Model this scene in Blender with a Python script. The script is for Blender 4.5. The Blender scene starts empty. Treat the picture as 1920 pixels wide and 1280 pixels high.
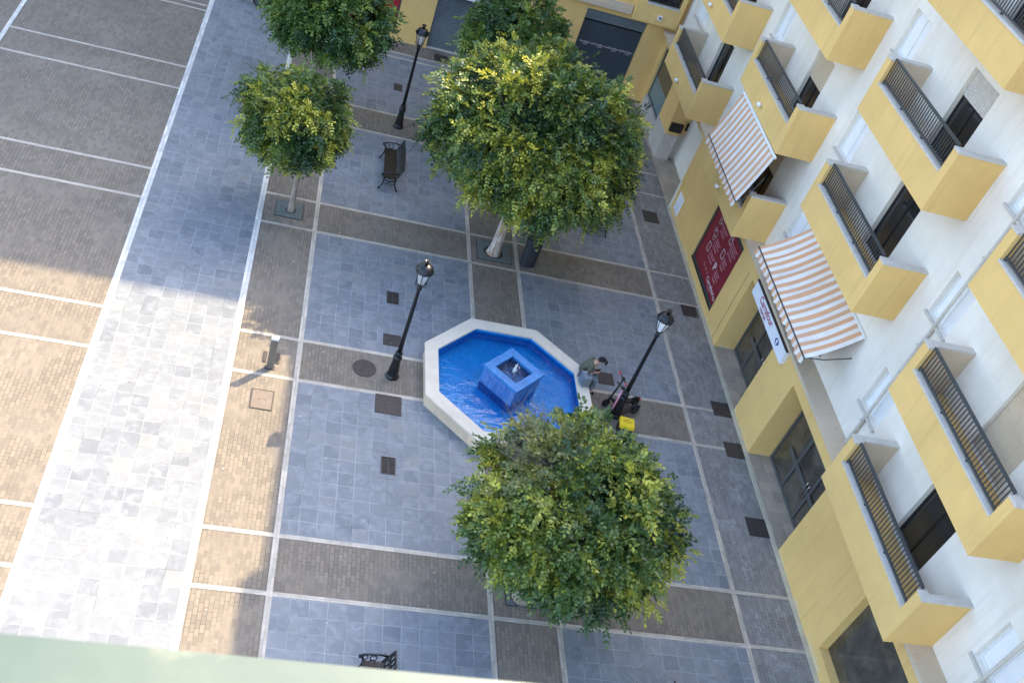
import bpy, math, random
import numpy as np
from mathutils import Matrix, Vector
R = math.radians
SC = bpy.context.scene
COL = SC.collection

# ------------------------------------------------------------------ camera, world, sun, exposure
cam_d = bpy.data.cameras.new("camera")
cam = bpy.data.objects.new("camera", cam_d)
COL.objects.link(cam)
ROT = ((0.95383963, -0.17177817, -0.24633762),
       (-0.06806124, 0.67527006, -0.7344236),
       (0.29250236, 0.71728837, 0.6324079))
cam.matrix_world = Matrix.Translation((0, 0, 19)) @ Matrix(ROT).to_4x4()
cam_d.sensor_width = 36
cam_d.lens = 36 * 1904.72 / 1920
cam_d.clip_start = 0.05
cam_d.clip_end = 500
cam_d.dof.use_dof = True
cam_d.dof.focus_distance = 24
cam_d.dof.aperture_fstop = 14
SC.camera = cam

SUN_EL, SUN_AZ = 43.5, 46.0          # azimuth measured from +X towards +Y
w = bpy.data.worlds.new("World")
SC.world = w
w.use_nodes = True
wn = w.node_tree
bg = wn.nodes["Background"]
sky = wn.nodes.new("ShaderNodeTexSky")
sky.sky_type = 'NISHITA'
sky.sun_disc = False
sky.sun_elevation = R(SUN_EL)
sky.sun_rotation = R(90 - SUN_AZ)
sky.air_density = 1.0
sky.dust_density = 2.5
wn.links.new(sky.outputs[0], bg.inputs[0])
bg.inputs[1].default_value = 0.15
sun_d = bpy.data.lights.new("sun", 'SUN')
sun_d.energy = 2.0
sun_d.angle = R(0.5)
sun_d.color = (1.0, 0.83, 0.54)
sun = bpy.data.objects.new("sun", sun_d)
COL.objects.link(sun)
sd = Vector((math.cos(R(SUN_EL)) * math.cos(R(SUN_AZ)), math.cos(R(SUN_EL)) * math.sin(R(SUN_AZ)), math.sin(R(SUN_EL))))
sun.rotation_euler = (-sd).to_track_quat('-Z', 'Y').to_euler()
sun.location = sd * 60
SC.view_settings.view_transform = 'Standard'
SC.view_settings.look = 'None'
SC.view_settings.gamma = 1
SC.view_settings.exposure = 2.5

# ------------------------------------------------------------------ materials
class NT:
    def __init__(s, name):
        s.m = bpy.data.materials.new(name)
        s.m.use_nodes = True
        s.t = s.m.node_tree
        s.b = s.t.nodes["Principled BSDF"]
        s.out = s.t.nodes["Material Output"]
    def n(s, typ, **kw):
        nd = s.t.nodes.new(typ)
        for k, v in kw.items():
            if k.startswith('i_'):
                nd.inputs[k[2:].replace('_', ' ')].default_value = v
            else:
                setattr(nd, k, v)
        return nd
    def l(s, a, b):
        s.t.links.new(a, b)
    def noise(s, vec, scale, detail=4, rough=0.6, dist=0.0):
        nd = s.n('ShaderNodeTexNoise')
        nd.inputs['Scale'].default_value = scale
        nd.inputs['Detail'].default_value = detail
        nd.inputs['Roughness'].default_value = rough
        nd.inputs['Distortion'].default_value = dist
        if vec is not None: s.l(vec, nd.inputs['Vector'])
        return nd.outputs['Fac']
    def ramp(s, fac, stops):
        nd = s.n('ShaderNodeValToRGB')
        el = nd.color_ramp.elements
        while len(el) < len(stops): el.new(0.5)
        for e, (p, c) in zip(el, stops):
            e.position = p
            e.color = (c, c, c, 1) if not hasattr(c, '__len__') else (*c, 1)
        s.l(fac, nd.inputs['Fac'])
        return nd.outputs['Color']
    def mix(s, fac, a, b, blend='MIX'):
        nd = s.n('ShaderNodeMix', data_type='RGBA', blend_type=blend)
        for v, i in ((fac, 0), (a, 6), (b, 7)):
            if hasattr(v, 'is_output'): s.l(v, nd.inputs[i])
            elif i == 0: nd.inputs[0].default_value = v
            else: nd.inputs[i].default_value = (*v, 1) if len(v) == 3 else v
        return nd.outputs[2]
    def math(s, op, a, b=None):
        nd = s.n('ShaderNodeMath', operation=op)
        for v, i in ((a, 0), (b, 1)):
            if v is None: continue
            if hasattr(v, 'is_output'): s.l(v, nd.inputs[i])
            else: nd.inputs[i].default_value = v
        return nd.outputs[0]
    def bump(s, h, strength=0.3, dist=0.01):
        nd = s.n('ShaderNodeBump')
        nd.inputs['Strength'].default_value = strength
        nd.inputs['Distance'].default_value = dist
        s.l(h, nd.inputs['Height'])
        s.l(nd.outputs[0], s.b.inputs['Normal'])
    def pos(s):
        return s.n('ShaderNodeNewGeometry').outputs['Position']
    def obj(s):
        return s.n('ShaderNodeTexCoord').outputs['Object']
    def uv(s):
        return s.n('ShaderNodeTexCoord').outputs['UV']

def mat(name, c, rough=0.6, var=0.12, scale=3.0, metal=0.0, bump=0.0, bscale=60, spec=0.5):
    t = NT(name)
    p = t.obj()
    f = t.noise(p, scale, 5, 0.65)
    f = t.ramp(f, [(0.3, 0.0), (0.7, 1.0)])
    lo = tuple(x * (1 - var) for x in c); hi = tuple(min(1, x * (1 + var)) for x in c)
    t.l(t.mix(f, lo, hi), t.b.inputs['Base Color'])
    t.b.inputs['Roughness'].default_value = rough
    t.b.inputs['Metallic'].default_value = metal
    t.b.inputs['Specular IOR Level'].default_value = spec
    if bump: t.bump(t.noise(p, bscale, 4), bump)
    return t.m

def stucco(name, c, stain=(0.5, 0.42, 0.3)):
    t = NT(name)
    p = t.pos()
    big = t.ramp(t.noise(p, 0.6, 5, 0.65), [(0.3, 0.0), (0.75, 1.0)])
    lo = tuple(x * 0.88 for x in c); hi = tuple(min(1, x * 1.06) for x in c)
    col = t.mix(big, lo, hi)
    # thin streaks running down the wall
    mp = t.n('ShaderNodeMapping'); mp.inputs['Scale'].default_value = (3.5, 3.5, 0.25); t.l(p, mp.inputs['Vector'])
    st = t.ramp(t.noise(mp.outputs[0], 1.6, 5, 0.6), [(0.52, 0.0), (0.76, 0.55)])
    col = t.mix(st, col, tuple(a * b for a, b in zip(c, (0.78, 0.74, 0.7))))
    # chipped and dirty foot of the wall
    z = t.n('ShaderNodeSeparateXYZ'); t.l(p, z.inputs[0])
    foot = t.math('SUBTRACT', t.noise(p, 2.2, 6, 0.7), t.math('MULTIPLY', z.outputs[2], 0.9))
    foot = t.ramp(foot, [(0.42, 0.0), (0.5, 0.55)])
    col = t.mix(foot, col, stain)
    t.l(col, t.b.inputs['Base Color'])
    t.b.inputs['Roughness'].default_value = 0.9
    t.b.inputs['Specular IOR Level'].default_value = 0.2
    t.bump(t.noise(p, 90, 3), 0.25, 0.006)
    return t.m

def slab_mat():
    t = NT("grooved_grey_slabs")
    uv = t.uv(); p = t.pos()
    br = t.n('ShaderNodeTexBrick', offset=0.0, squash=1.0)
    t.l(uv, br.inputs['Vector'])
    for k, v in (('Scale', 1.0), ('Brick Width', 0.4), ('Row Height', 0.4), ('Mortar Size', 0.0075), ('Mortar Smooth', 0.4), ('Bias', 0.0)):
        br.inputs[k].default_value = v
    br.inputs['Color1'].default_value = (0.0, 0.0, 0.0, 1)
    br.inputs['Color2'].default_value = (1, 1, 1, 1)
    br.inputs['Mortar'].default_value = (0.5, 0.5, 0.5, 1)
    tone = br.outputs['Color']
    base = t.ramp(tone, [(0.0, (0.118, 0.130, 0.148)), (0.3, (0.152, 0.164, 0.180)), (0.62, (0.168, 0.179, 0.194)), (0.9, (0.184, 0.191, 0.201)), (1.0, (0.208, 0.206, 0.20))])
    # broad patches of wear and grime across slabs
    patch = t.ramp(t.noise(p, 0.33, 5, 0.6), [(0.35, 0.0), (0.7, 1.0)])
    base = t.mix(t.math('MULTIPLY', patch, 0.4), base, (0.20, 0.205, 0.21))
    warm = t.ramp(t.noise(p, 0.21, 3, 0.6), [(0.5, 0.0), (0.75, 1.0)])
    base = t.mix(t.math('MULTIPLY', warm, 0.30), base, (0.21, 0.185, 0.168))
    # scuffs: pale, smeared inside each slab, differing per slab
    tm = t.n('ShaderNodeVectorMath', operation='ADD')
    cs = t.n('ShaderNodeCombineXYZ'); t.l(t.math('MULTIPLY', tone, 37.0), cs.inputs[2])
    t.l(p, tm.inputs[0]); t.l(cs.outputs[0], tm.inputs[1])
    sc = t.ramp(t.noise(tm.outputs[0], 3.2, 6, 0.62, 0.6), [(0.47, 0.0), (0.66, 1.0)])
    base = t.mix(t.math('MULTIPLY', sc, 0.42), base, (0.30, 0.312, 0.33))
    dk = t.ramp(t.noise(tm.outputs[0], 5.0, 5, 0.6, 0.8), [(0.28, 1.0), (0.44, 0.0)])
    base = t.mix(t.math('MULTIPLY', dk, 0.25), base, (0.085, 0.088, 0.095))
    # fine diagonal grooves
    sx = t.n('ShaderNodeSeparateXYZ'); t.l(uv, sx.inputs[0])
    sgn = t.math('SUBTRACT', t.math('MULTIPLY', t.math('GREATER_THAN', tone, 0.5), 2.0), 1.0)
    dgl = t.math('ADD', sx.outputs[0], t.math('MULTIPLY', sx.outputs[1], sgn))
    gr = t.math('SINE', t.math('MULTIPLY', dgl, 165.0))
    grm = t.ramp(gr, [(0.45, 0.0), (0.9, 1.0)])
    grn = t.ramp(t.noise(p, 1.1, 4), [(0.4, 0.0), (0.65, 1.0)])
    base = t.mix(t.math('MULTIPLY', t.math('MULTIPLY', grm, grn), 0.32), base, (0.33, 0.34, 0.355))
    # joints: pale mortar in places, dark in others
    jn = t.ramp(t.noise(p, 0.9, 4), [(0.36, (0.07, 0.072, 0.074)), (0.47, (0.27, 0.275, 0.28)), (0.62, (0.40, 0.405, 0.41))])
    base = t.mix(t.math('MULTIPLY', br.outputs['Fac'], 0.85), base, jn)
    # spots of dropped gum
    vo = t.n('ShaderNodeTexVoronoi'); vo.inputs['Scale'].default_value = 2.3; t.l(p, vo.inputs['Vector'])
    sp = t.math('LESS_THAN', vo.outputs['Distance'], 0.05)
    base = t.mix(t.math('MULTIPLY', sp, 0.7), base, (0.07, 0.07, 0.075))
    t.l(base, t.b.inputs['Base Color'])
    t.b.inputs['Roughness'].default_value = 0.62
    h = t.math('SUBTRACT', t.math('MULTIPLY', gr, 0.06), t.math('MULTIPLY', br.outputs['Fac'], 1.0))
    h = t.math('ADD', h, t.math('MULTIPLY', t.noise(p, 14, 4), 0.3))
    t.bump(h, 0.35, 0.006)
    return t.m

def brick_mat(name, c1, c2, c3, mort, stain):
    t = NT(name)
    uv = t.uv(); p = t.pos()
    br = t.n('ShaderNodeTexBrick', offset=0.5, squash=1.0)
    t.l(uv, br.inputs['Vector'])
    for k, v in (('Scale', 1.0), ('Brick Width', 0.2), ('Row Height', 0.1), ('Mortar Size', 0.006), ('Mortar Smooth', 0.2), ('Bias', 0.0)):
        br.inputs[k].default_value = v
    br.inputs['Color1'].default_value = (0, 0, 0, 1)
    br.inputs['Color2'].default_value = (1, 1, 1, 1)
    br.inputs['Mortar'].default_value = (0.5, 0.5, 0.5, 1)
    base = t.ramp(br.outputs['Color'], [(0, c1), (0.5, c2), (1, c3)])
    pt = t.ramp(t.noise(p, 0.45, 5, 0.65), [(0.35, 0.0), (0.7, 1.0)])
    base = t.mix(t.math('MULTIPLY', pt, 0.35), base, tuple(x * 0.8 for x in c1))
    st = t.ramp(t.noise(p, 1.7, 7, 0.75), [(0.54, 0.0), (0.72, 1.0)])
    base = t.mix(t.math('MULTIPLY', st, stain), base, (0.42, 0.42, 0.41))
    dk = t.ramp(t.noise(p, 6.0, 5, 0.7), [(0.3, 1.0), (0.42, 0.0)])
    base = t.mix(t.math('MULTIPLY', dk, 0.4), base, tuple(x * 0.55 for x in c1))
    jn = t.ramp(t.noise(p, 0.7, 3), [(0.45, mort), (0.62, tuple(min(1, x * 2.6 + 0.05) for x in mort))])
    base = t.mix(t.math('MULTIPLY', br.outputs['Fac'], 0.85), base, jn)
    vo = t.n('ShaderNodeTexVoronoi'); vo.inputs['Scale'].default_value = 1.9; t.l(p, vo.inputs['Vector'])
    sp = t.math('LESS_THAN', vo.outputs['Distance'], 0.045)
    base = t.mix(t.math('MULTIPLY', sp, 0.6), base, (0.06, 0.055, 0.05))
    t.l(base, t.b.inputs['Base Color'])
    t.b.inputs['Roughness'].default_value = 0.8
    h = t.math('ADD', t.math('MULTIPLY', br.outputs['Fac'], -1.0), t.math('MULTIPLY', t.noise(p, 25, 4), 0.3))
    t.bump(h, 0.4, 0.006)
    return t.m

def stone_mat(name, c, tile=None, joint=(0.2, 0.18, 0.15), var=0.14):
    t = NT(name)
    p = t.pos()
    f = t.ramp(t.noise(p, 2.6, 7, 0.7, 0.4), [(0.3, 0.0), (0.7, 1.0)])
    col = t.mix(f, tuple(x * (1 - var) for x in c), tuple(min(1, x * (1 + var)) for x in c))
    st = t.ramp(t.noise(p, 0.8, 6, 0.7), [(0.55, 0.0), (0.75, 0.5)])
    col = t.mix(st, col, tuple(x * 0.66 for x in c))
    if tile:
        br = t.n('ShaderNodeTexBrick', offset=tile[2] if len(tile) > 2 else 0.0)
        t.l(t.uv(), br.inputs['Vector'])
        for k, v in (('Scale', 1.0), ('Brick Width', tile[0]), ('Row Height', tile[1]), ('Mortar Size', 0.004), ('Bias', 0.0)):
            br.inputs[k].default_value = v
        br.inputs['Color1'].default_value = (0.80, 0.80, 0.80, 1)
        br.inputs['Color2'].default_value = (1.12, 1.08, 1.04, 1)
        br.inputs['Mortar'].default_value = (1, 1, 1, 1)
        col = t.mix(1.0, col, br.outputs['Color'], 'MULTIPLY')
        col = t.mix(t.math('MULTIPLY', br.outputs['Fac'], 0.7), col, joint)
    t.l(col, t.b.inputs['Base Color'])
    t.b.inputs['Roughness'].default_value = 0.65
    t.bump(t.noise(p, 30, 5), 0.2, 0.006)
    return t.m

M = {}
M['slab'] = slab_mat()
M['brick'] = brick_mat("brown_block_paving", (0.162, 0.132, 0.102), (0.202, 0.165, 0.124), (0.232, 0.188, 0.14), (0.06, 0.052, 0.043), 0.12)
M['brick_grey'] = brick_mat("worn_grey_block_paving", (0.185, 0.172, 0.156), (0.225, 0.212, 0.196), (0.26, 0.244, 0.224), (0.09, 0.083, 0.075), 0.85)
M['ground'] = mat("compacted_ground", (0.2, 0.18, 0.15), 0.9, 0.2, 1.0)
M['strip'] = stone_mat("cream_border_stone", (0.46, 0.41, 0.34), (0.5, 5.0), var=0.2)
M['strip_white'] = stone_mat("pale_border_stone", (0.62, 0.60, 0.56), (0.5, 5.0), var=0.15)
M['portal'] = stone_mat("beige_floor_tiles", (0.42, 0.35, 0.27), (0.36, 0.36))
M['yellow'] = stucco("yellow_stucco", (0.80, 0.53, 0.20), (0.62, 0.55, 0.40))
M['white'] = stucco("white_stucco", (0.84, 0.78, 0.69))
M['cream'] = stucco("cream_stucco", (0.62, 0.50, 0.36))
M['coping'] = mat("grey_coping_stone", (0.56, 0.52, 0.46), 0.6, 0.12, 6, bump=0.1)
M['basestone'] = stone_mat("beige_base_stone", (0.50, 0.45, 0.34))
M['clad'] = stone_mat("pinkish_wall_cladding", (0.52, 0.47, 0.42))
M['iron'] = mat("black_cast_iron", (0.0055, 0.006, 0.0075), 0.38, 0.3, 20, bump=0.15, bscale=80)
M['steel_dark'] = mat("rusty_dark_steel", (0.044, 0.034, 0.030), 0.6, 0.35, 14, bump=0.4, bscale=70)
M['grate_hole'] = mat("drain_darkness", (0.012, 0.011, 0.011), 0.9, 0.1)
M['rail_metal'] = mat("dark_grey_rail", (0.05, 0.057, 0.06), 0.45, 0.15, 10)
M['frame_metal'] = mat("grey_door_metal", (0.11, 0.115, 0.115), 0.4, 0.12, 10, metal=0.3)
M['shutter'] = mat("grey_shutter_metal", (0.135, 0.155, 0.165), 0.5, 0.15, 1.2)
M['shutter_dark'] = mat("dark_blue_grey_screen", (0.042, 0.056, 0.07), 0.45, 0.18, 1.0)
M['binmetal'] = mat("charcoal_bin_paint", (0.022, 0.027, 0.033), 0.5, 0.15, 6)
M['alu'] = mat("brushed_bollard_metal", (0.16, 0.14, 0.12), 0.5, 0.15, 8, metal=0.2)
M['grate_conc'] = mat("grey_green_grate_concrete", (0.12, 0.14, 0.13), 0.75, 0.18, 7, bump=0.25)
M['soil'] = mat("tree_pit_soil", (0.07, 0.05, 0.035), 0.95, 0.3, 15, bump=0.5)
M['red'] = mat("dark_red_print", (0.235, 0.012, 0.026), 0.4, 0.06, 2)
M['redfar'] = mat("bright_red_print", (0.36, 0.018, 0.03), 0.4, 0.06, 2)
M['print_white'] = mat("white_print", (0.60, 0.52, 0.54), 0.5, 0.05)
M['print_pale'] = mat("faded_pink_print", (0.46, 0.20, 0.235), 0.5, 0.1)
M['sign_white'] = mat("white_sign_face", (0.80, 0.82, 0.86), 0.35, 0.04)
M['sign_text'] = mat("crimson_sign_letters", (0.34, 0.012, 0.07), 0.4, 0.05)
M['sign_blue'] = mat("navy_sign_mark", (0.01, 0.03, 0.2), 0.4, 0.05)
M['white_plastic'] = mat("white_plastic", (0.74, 0.74, 0.72), 0.4, 0.06)
M['black_plastic'] = mat("black_plastic", (0.008, 0.008, 0.009), 0.45, 0.2, 12)
M['rubber'] = mat("black_rubber", (0.008, 0.008, 0.0085), 0.8, 0.2, 15)
M['yellow_plastic'] = mat("yellow_plastic", (0.75, 0.53, 0.015), 0.4, 0.1, 8)
M['red_plastic'] = mat("red_plastic", (0.62, 0.03, 0.03), 0.4, 0.1)
M['pink_paint'] = mat("pink_paint", (0.62, 0.24, 0.34), 0.35, 0.1)
M['skin'] = mat("skin", (0.46, 0.25, 0.17), 0.55, 0.08, 20)
M['khaki'] = mat("khaki_cotton", (0.085, 0.088, 0.055), 0.9, 0.18, 12, bump=0.2)
M['denim'] = mat("pale_grey_denim", (0.17, 0.20, 0.245), 0.9, 0.2, 12, bump=0.2)
M['blackcloth'] = mat("black_cloth", (0.008, 0.008, 0.009), 0.9, 0.2, 12)
M['greycloth'] = mat("blue_grey_canvas", (0.16, 0.185, 0.215), 0.9, 0.15, 9, bump=0.2)
M['hair'] = mat("dark_hair", (0.02, 0.013, 0.01), 0.7, 0.2)
M['twig'] = mat("dry_twig", (0.15, 0.135, 0.10), 0.9, 0.2, 12)
M['pinktile'] = mat("pink_patch_tile", (0.175, 0.135, 0.108), 0.8, 0.15, 8, bump=0.2)
M['litter'] = mat("pale_litter", (0.62, 0.58, 0.5), 0.8, 0.2, 30)
M['leaf_dry'] = mat("dry_leaf", (0.14, 0.08, 0.035), 0.8, 0.3, 30)
M['body_dark'] = mat("dark_maroon_paint", (0.035, 0.018, 0.018), 0.3, 0.2, 8)
M['chrome'] = mat("dull_chrome", (0.5, 0.5, 0.5), 0.25, 0.05, metal=1.0)

def glass_mat(name, c, rough=0.06, alpha=0.35):
    t = NT(name)
    t.b.inputs['Base Color'].default_value = (*c, 1)
    t.b.inputs['Roughness'].default_value = rough
    t.b.inputs['Alpha'].default_value = alpha
    t.bump(t.noise(t.obj(), 2.0, 2), 0.03, 0.02)
    return t.m
M['glass_dark'] = mat("dark_window_glass", (0.02, 0.022, 0.024), 0.06, 0.2, 0.8, spec=0.8)
M['glass_teal'] = mat("frosted_teal_glass", (0.16, 0.25, 0.255), 0.25, 0.15, 0.9)
M['glass_shop'] = mat("brownish_shop_glass", (0.075, 0.065, 0.05), 0.08, 0.6, 1.4, spec=0.8)
M['glass_lamp'] = glass_mat("clear_lantern_glass", (0.75, 0.76, 0.78), 0.08, 0.38)
M['glass_frost'] = mat("frosted_lantern_glass", (0.82, 0.82, 0.82), 0.3, 0.04)
M['glass_green'] = None

def balcony_glass():
    t = NT("pale_green_parapet_stone")
    p = t.obj()
    f = t.ramp(t.noise(p, 6.0, 5, 0.6), [(0.35, 0.0), (0.65, 1.0)])
    col = t.mix(f, (0.060, 0.088, 0.074), (0.105, 0.130, 0.098))
    f2 = t.ramp(t.noise(p, 18.0, 4, 0.6), [(0.55, 0.0), (0.68, 1.0)])
    col = t.mix(t.math('MULTIPLY', f2, 0.5), col, (0.235, 0.225, 0.155))
    t.l(col, t.b.inputs['Base Color'])
    t.b.inputs['Roughness'].default_value = 0.35
    return t.m
M['glass_green'] = balcony_glass()

def awning_mat():
    t = NT("striped_awning_cloth")
    uv = t.uv()
    s = t.n('ShaderNodeSeparateXYZ'); t.l(uv, s.inputs[0])
    f = t.math('FRACT', t.math('MULTIPLY', s.outputs[0], 1 / 0.295))
    f = t.math('GREATER_THAN', f, 0.5)
    col = t.mix(f, (0.80, 0.75, 0.70), (0.68, 0.36, 0.19))
    g = t.ramp(t.noise(t.pos(), 1.5, 6, 0.7), [(0.4, 0.0), (0.75, 1.0)])
    col = t.mix(t.math('MULTIPLY', g, 0.45), col, (0.45, 0.37, 0.30))
    t.l(col, t.b.inputs['Base Color'])
    t.b.inputs['Roughness'].default_value = 0.85
    t.bump(t.noise(t.pos(), 3.0, 3), 0.15, 0.03)
    return t.m
M['awning'] = awning_mat()

def blue_tile_mat(name, c1, c2, sz, streak=False):
    t = NT(name)
    p = t.pos()
    f = t.ramp(t.noise(p, 1.6, 6, 0.7), [(0.3, 0.0), (0.7, 1.0)])
    col = t.mix(f, c1, c2)
    if streak:
        mp = t.n('ShaderNodeMapping'); mp.inputs['Scale'].default_value = (7, 7, 0.7); t.l(p, mp.inputs['Vector'])
        st = t.ramp(t.noise(mp.outputs[0], 1.5, 5, 0.7), [(0.42, 0.0), (0.72, 1.0)])
        col = t.mix(t.math('MULTIPLY', st, 0.5), col, (0.26, 0.33, 0.50))
    if not streak and sz < .08:  # pale ripple glints of the water, painted into the pool floor colour
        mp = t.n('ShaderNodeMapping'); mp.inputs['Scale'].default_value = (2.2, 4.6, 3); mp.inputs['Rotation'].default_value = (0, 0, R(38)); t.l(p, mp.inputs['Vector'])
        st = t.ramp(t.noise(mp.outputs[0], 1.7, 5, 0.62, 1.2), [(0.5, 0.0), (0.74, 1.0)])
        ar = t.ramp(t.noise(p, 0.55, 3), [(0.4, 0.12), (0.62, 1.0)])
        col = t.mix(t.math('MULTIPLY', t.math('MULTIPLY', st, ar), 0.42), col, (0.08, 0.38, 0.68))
    vo = t.n('ShaderNodeTexBrick', offset=0.0)
    t.l(t.uv(), vo.inputs['Vector'])
    for k, v in (('Scale', 1.0), ('Brick Width', sz), ('Row Height', sz), ('Mortar Size', 0.0025), ('Bias', 0.0)):
        vo.inputs[k].default_value = v
    vo.inputs['Color1'].default_value = (0.85, 0.85, 0.85, 1)
    vo.inputs['Color2'].default_value = (1.15, 1.15, 1.15, 1)
    vo.inputs['Mortar'].default_value = (0.85, 0.9, 0.95, 1)
    col = t.mix(1.0, col, vo.outputs['Color'], 'MULTIPLY')
    t.l(col, t.b.inputs['Base Color'])
    t.b.inputs['Roughness'].default_value = 0.35
    return t.m
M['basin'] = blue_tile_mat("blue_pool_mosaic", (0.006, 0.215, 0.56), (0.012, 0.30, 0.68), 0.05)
M['block'] = blue_tile_mat("worn_violet_blue_tiles", (0.035, 0.13, 0.36), (0.075, 0.18, 0.44), 0.1, True)
M['block_top'] = blue_tile_mat("blue_tile_top", (0.03, 0.17, 0.44), (0.05, 0.23, 0.53), 0.1)
M['hole_floor'] = mat("algae_dark_blue_floor", (0.035, 0.12, 0.30), 0.5, 0.85, 5)

def water_mat(name, scale, strength):
    t = NT(name)
    p = t.pos()
    mp = t.n('ShaderNodeMapping'); mp.inputs['Scale'].default_value = (1, 1.9, 1); mp.inputs['Rotation'].default_value = (0, 0, R(25)); t.l(p, mp.inputs['Vector'])
    nb = t.n('ShaderNodeBump'); nb.inputs['Strength'].default_value = strength; nb.inputs['Distance'].default_value = 0.05
    h = t.math('ADD', t.noise(mp.outputs[0], scale, 3, 0.5, 0.6), t.math('MULTIPLY', t.noise(mp.outputs[0], scale * 3.1, 2, 0.5, 0.3), 0.35))
    t.l(h, nb.inputs['Height'])
    gl = t.n('ShaderNodeBsdfGlossy'); gl.inputs['Roughness'].default_value = 0.03; t.l(nb.outputs[0], gl.inputs['Normal'])
    tr = t.n('ShaderNodeBsdfTransparent'); tr.inputs['Color'].default_value = (0.80, 0.94, 0.98, 1)
    fr = t.n('ShaderNodeFresnel'); fr.inputs['IOR'].default_value = 1.42; t.l(nb.outputs[0], fr.inputs['Normal'])
    mx = t.n('ShaderNodeMixShader')
    t.l(fr.outputs[0], mx.inputs[0]); t.l(tr.outputs[0], mx.inputs[1]); t.l(gl.outputs[0], mx.inputs[2])
    t.l(mx.outputs[0], t.out.inputs['Surface'])
    t.t.nodes.remove(t.b)
    return t.m
M['water'] = water_mat("rippled_pool_water", 2.4, 0.5)
M['water_top'] = water_mat("churned_top_water", 6.0, 0.9)
def spray():
    t = NT("white_water_spray")
    t.b.inputs['Base Color'].default_value = (0.9, 0.93, 0.96, 1)
    t.b.inputs['Roughness'].default_value = 0.15
    t.b.inputs['Alpha'].default_value = 0.75
    return t.m
M['spray'] = spray()

def leaf_mat():
    t = NT("leaf_tissue")
    a = t.n('ShaderNodeVertexColor', layer_name='leafcol')
    t.l(a.outputs['Color'], t.b.inputs['Base Color'])
    t.b.inputs['Roughness'].default_value = 0.42
    t.b.inputs['Specular IOR Level'].default_value = 0.45
    tl = t.n('ShaderNodeBsdfTranslucent')
    t.l(t.mix(1.0, a.outputs['Color'], (1.15, 1.25, 0.5), 'MULTIPLY'), tl.inputs['Color'])
    mx = t.n('ShaderNodeMixShader'); mx.inputs[0].default_value = 0.16
    t.l(t.b.outputs[0], mx.inputs[1]); t.l(tl.outputs[0], mx.inputs[2])
    t.l(mx.outputs[0], t.out.inputs['Surface'])
    return t.m
M['leaf'] = leaf_mat()
def bark(name, c, pale):
    t = NT(name)
    p = t.obj()
    mp = t.n('ShaderNodeMapping'); mp.inputs['Scale'].default_value = (6, 6, 1.2); t.l(p, mp.inputs['Vector'])
    f = t.ramp(t.noise(mp.outputs[0], 2.0, 6, 0.7), [(0.38, 0.0), (0.6, 1.0)])
    col = t.mix(f, c, pale)
    t.l(col, t.b.inputs['Base Color'])
    t.b.inputs['Roughness'].default_value = 0.9
    t.bump(t.noise(mp.outputs[0], 6, 5), 0.6, 0.02)
    return t.m
M['bark'] = bark("grey_brown_bark", (0.20, 0.14, 0.10), (0.36, 0.30, 0.25))
M['bark_white'] = bark("limewashed_bark", (0.26, 0.13, 0.06), (0.52, 0.48, 0.44))

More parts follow.
